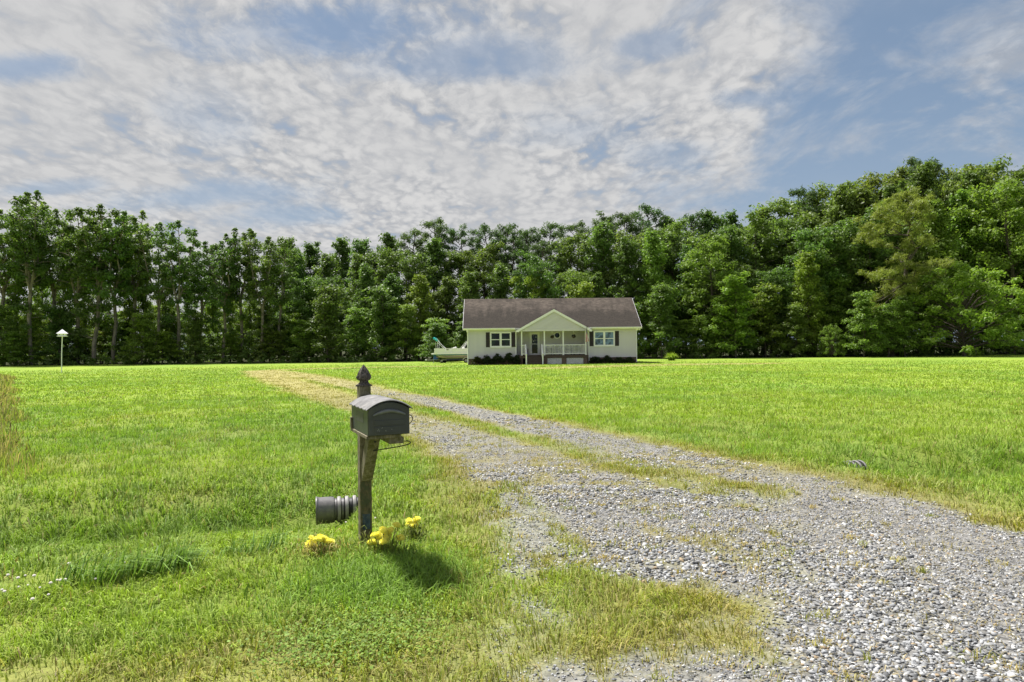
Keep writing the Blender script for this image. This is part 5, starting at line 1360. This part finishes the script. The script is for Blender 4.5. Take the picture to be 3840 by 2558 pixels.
def porch_things():
    global tr
    tr = np.random.default_rng(12)
    for px, lab in ((2072, 'dark trailing plant in a basket hung left of the round window'), (2153, 'dark round plant basket hung between the middle and right porch posts')):
        p = hw(lx(px) * .995, -.30, 2.68); r = empty('hanging_basket', p, HROT, lab, 'hanging basket', 'hanging baskets on the porch')
        MB().lathe([(.05, -.17), (.12, -.13), (.16, -.02), (.165, 0), (.15, 0)], seg=14).build('basket', M_DARKWOOD, r, True)
        n = 20; d = tr.normal(0, 1, (n, 3)); d /= np.linalg.norm(d, axis=1)[:, None]
        V, Q, N = leaf_cloud(d * .13 + [0, 0, .02], np.full(n, .09), 34, .035, flat=1)
        c = obj('foliage', np_mesh('basket_foliage', V, Q, leaf_cols(N, (.030, .030, .018), .4, .3), M_LEAF), r, kind='stuff'); c.color = (1, 1, 1, 1)
        MB().tube([(.14, 0, 0), (0, 0, .34), (-.14, 0, 0)], .006, 5).tube([(0, .14, 0), (0, 0, .34), (0, -.14, 0)], .006, 5).tube([(0, 0, .34), (0, 0, .60)], .022, 6).build('hanger', M_WHITE, r)
    def chair(x, y, rz, h, lab, grp=None, w=.5):
        r = empty('porch_chair', hw(x, y, .87), HROT + rz, lab, 'chair', grp); M = M_IRON if grp else M_DARKWOOD
        MB().box(-w / 2, w / 2, -.24, .24, .40, .44).build('seat', M, r)
        for sx in (-1, 1):
            MB().box(sx * (w / 2 - .04) - .02, sx * (w / 2 - .04) + .02, -.24, -.20, 0, .62).build('leg', M, r); MB().bar((sx * (w / 2 - .02), .22, 0), (sx * (w / 2 - .02), .30, h), .04, .045).build('leg', M, r)
            MB().box(sx * (w / 2 - .02) - .03, sx * (w / 2 - .02) + .03, -.26, .24, .621, .65).build('armrest', M, r)
        bk = MB().bar((-w / 2, .30, h - .04), (w / 2, .30, h - .04), .05, .09).bar((-w / 2 + .02, .255, .52), (w / 2 - .02, .255, .52), .04, .06).build('backrest', M, r)
        ns = max(4, int(w / .11))
        me = MB().bar((0, .258, .55), (0, .297, h - .08), .06, .02).mesh('slat', M)
        for i in range(ns): o = obj('slat', me, bk); o.location = (-w / 2 + .06 + (w - .12) * i / (ns - 1), 0, 0)
    chair(5.74, .55, math.pi / 2, 1.25, 'dark brown high backed chair beside the front door')
    g = 'black patio seats on the porch'
    chair(7.98, .80, 0, .72, 'low black patio seat behind the railing left of the middle post', g, .75); chair(8.86, .75, 0, 1.02, 'black patio chair under the round window', g, .62)
    chair(10.0, .75, 0, 1.0, 'black patio chair right of the middle porch post', g, .62); chair(10.85, .75, 0, 1.0, 'black patio chair near the flag end of the porch', g, .62)
    # flag on an angled staff
    p = hw(11.57, -.60, 0); r = empty('flag', p, HROT, 'red white and blue striped flag hanging from an angled staff on the right porch post', 'flag')
    a, b = Vector((.05, -.02, 2.55)), Vector((.10, -.62, 3.74))
    MB().tube([a, b], .013, 7).build('staff', M_DARKWOOD, r, True); MB().lathe([(.0, -.03), (.025, 0), (.0, .04)], b, 'Z', 8, caps=False).build('staff_tip', M_IRON, r)
    nu, nv = 28, 53; V = []; C = []; Fq = []
    for i in range(nu):
        u = i / (nu - 1)
        for j in range(nv):
            v = j / (nv - 1)
            q = a.lerp(b, .97 - .72 * v * (1 - u * .72))
            fold = math.sin(v * 15 + u * 1.2); x = .02 + (v - .5) * (.10 + .30 * u ** .8) + .035 * fold * u; y = q.y + .05 * math.cos(v * 15 + u) * u
            V.append((x + .05, y, q.z - u * (1.62 - .35 * v)))
    for i in range(nu - 1):
        for j in range(nv - 1):
            k = i * nv + j; Fq.append((k, k + 1, k + nv + 1, k + nv))
    V = np.array(V); Fq = np.array(Fq); me = np_mesh('flag_cloth', V, Fq, None, None, True)
    for nm, c in (('flag_red', (.42, .02, .03)), ('flag_white', (.78, .77, .76)), ('flag_blue', (.012, .018, .07))):
        m, t, bb = newmat(nm); setp(bb, .8, .1); bb.inputs['Base Color'].default_value = (*c, 1); me.materials.append(m)
    mi = []
    for i in range(nu - 1):
        for j in range(nv - 1): mi.append(2 if (i / (nu - 1) < .40 and j / (nv - 1) < 7 / 13) else (int(j / (nv - 1) * 13) % 2))
    me.polygons.foreach_set('material_index', np.array(mi, np.int32))
    cl = obj('cloth', me, r)
    s = MB(); rows = 6
    for i in range(rows):
        for j in range(5):
            k = int(1.5 + i * 1.7) * nv + int(3 + j * 5.2); c = Vector(V[k]) + Vector((0, -.012, 0))
            s.face([(c.x + (.017 if q % 2 == 0 else .007) * math.sin(q * math.pi / 5), c.y, c.z + (.017 if q % 2 == 0 else .007) * math.cos(q * math.pi / 5)) for q in range(10)])
    s.build('stars', M_WHITE, cl, kind='stuff')
porch_things()
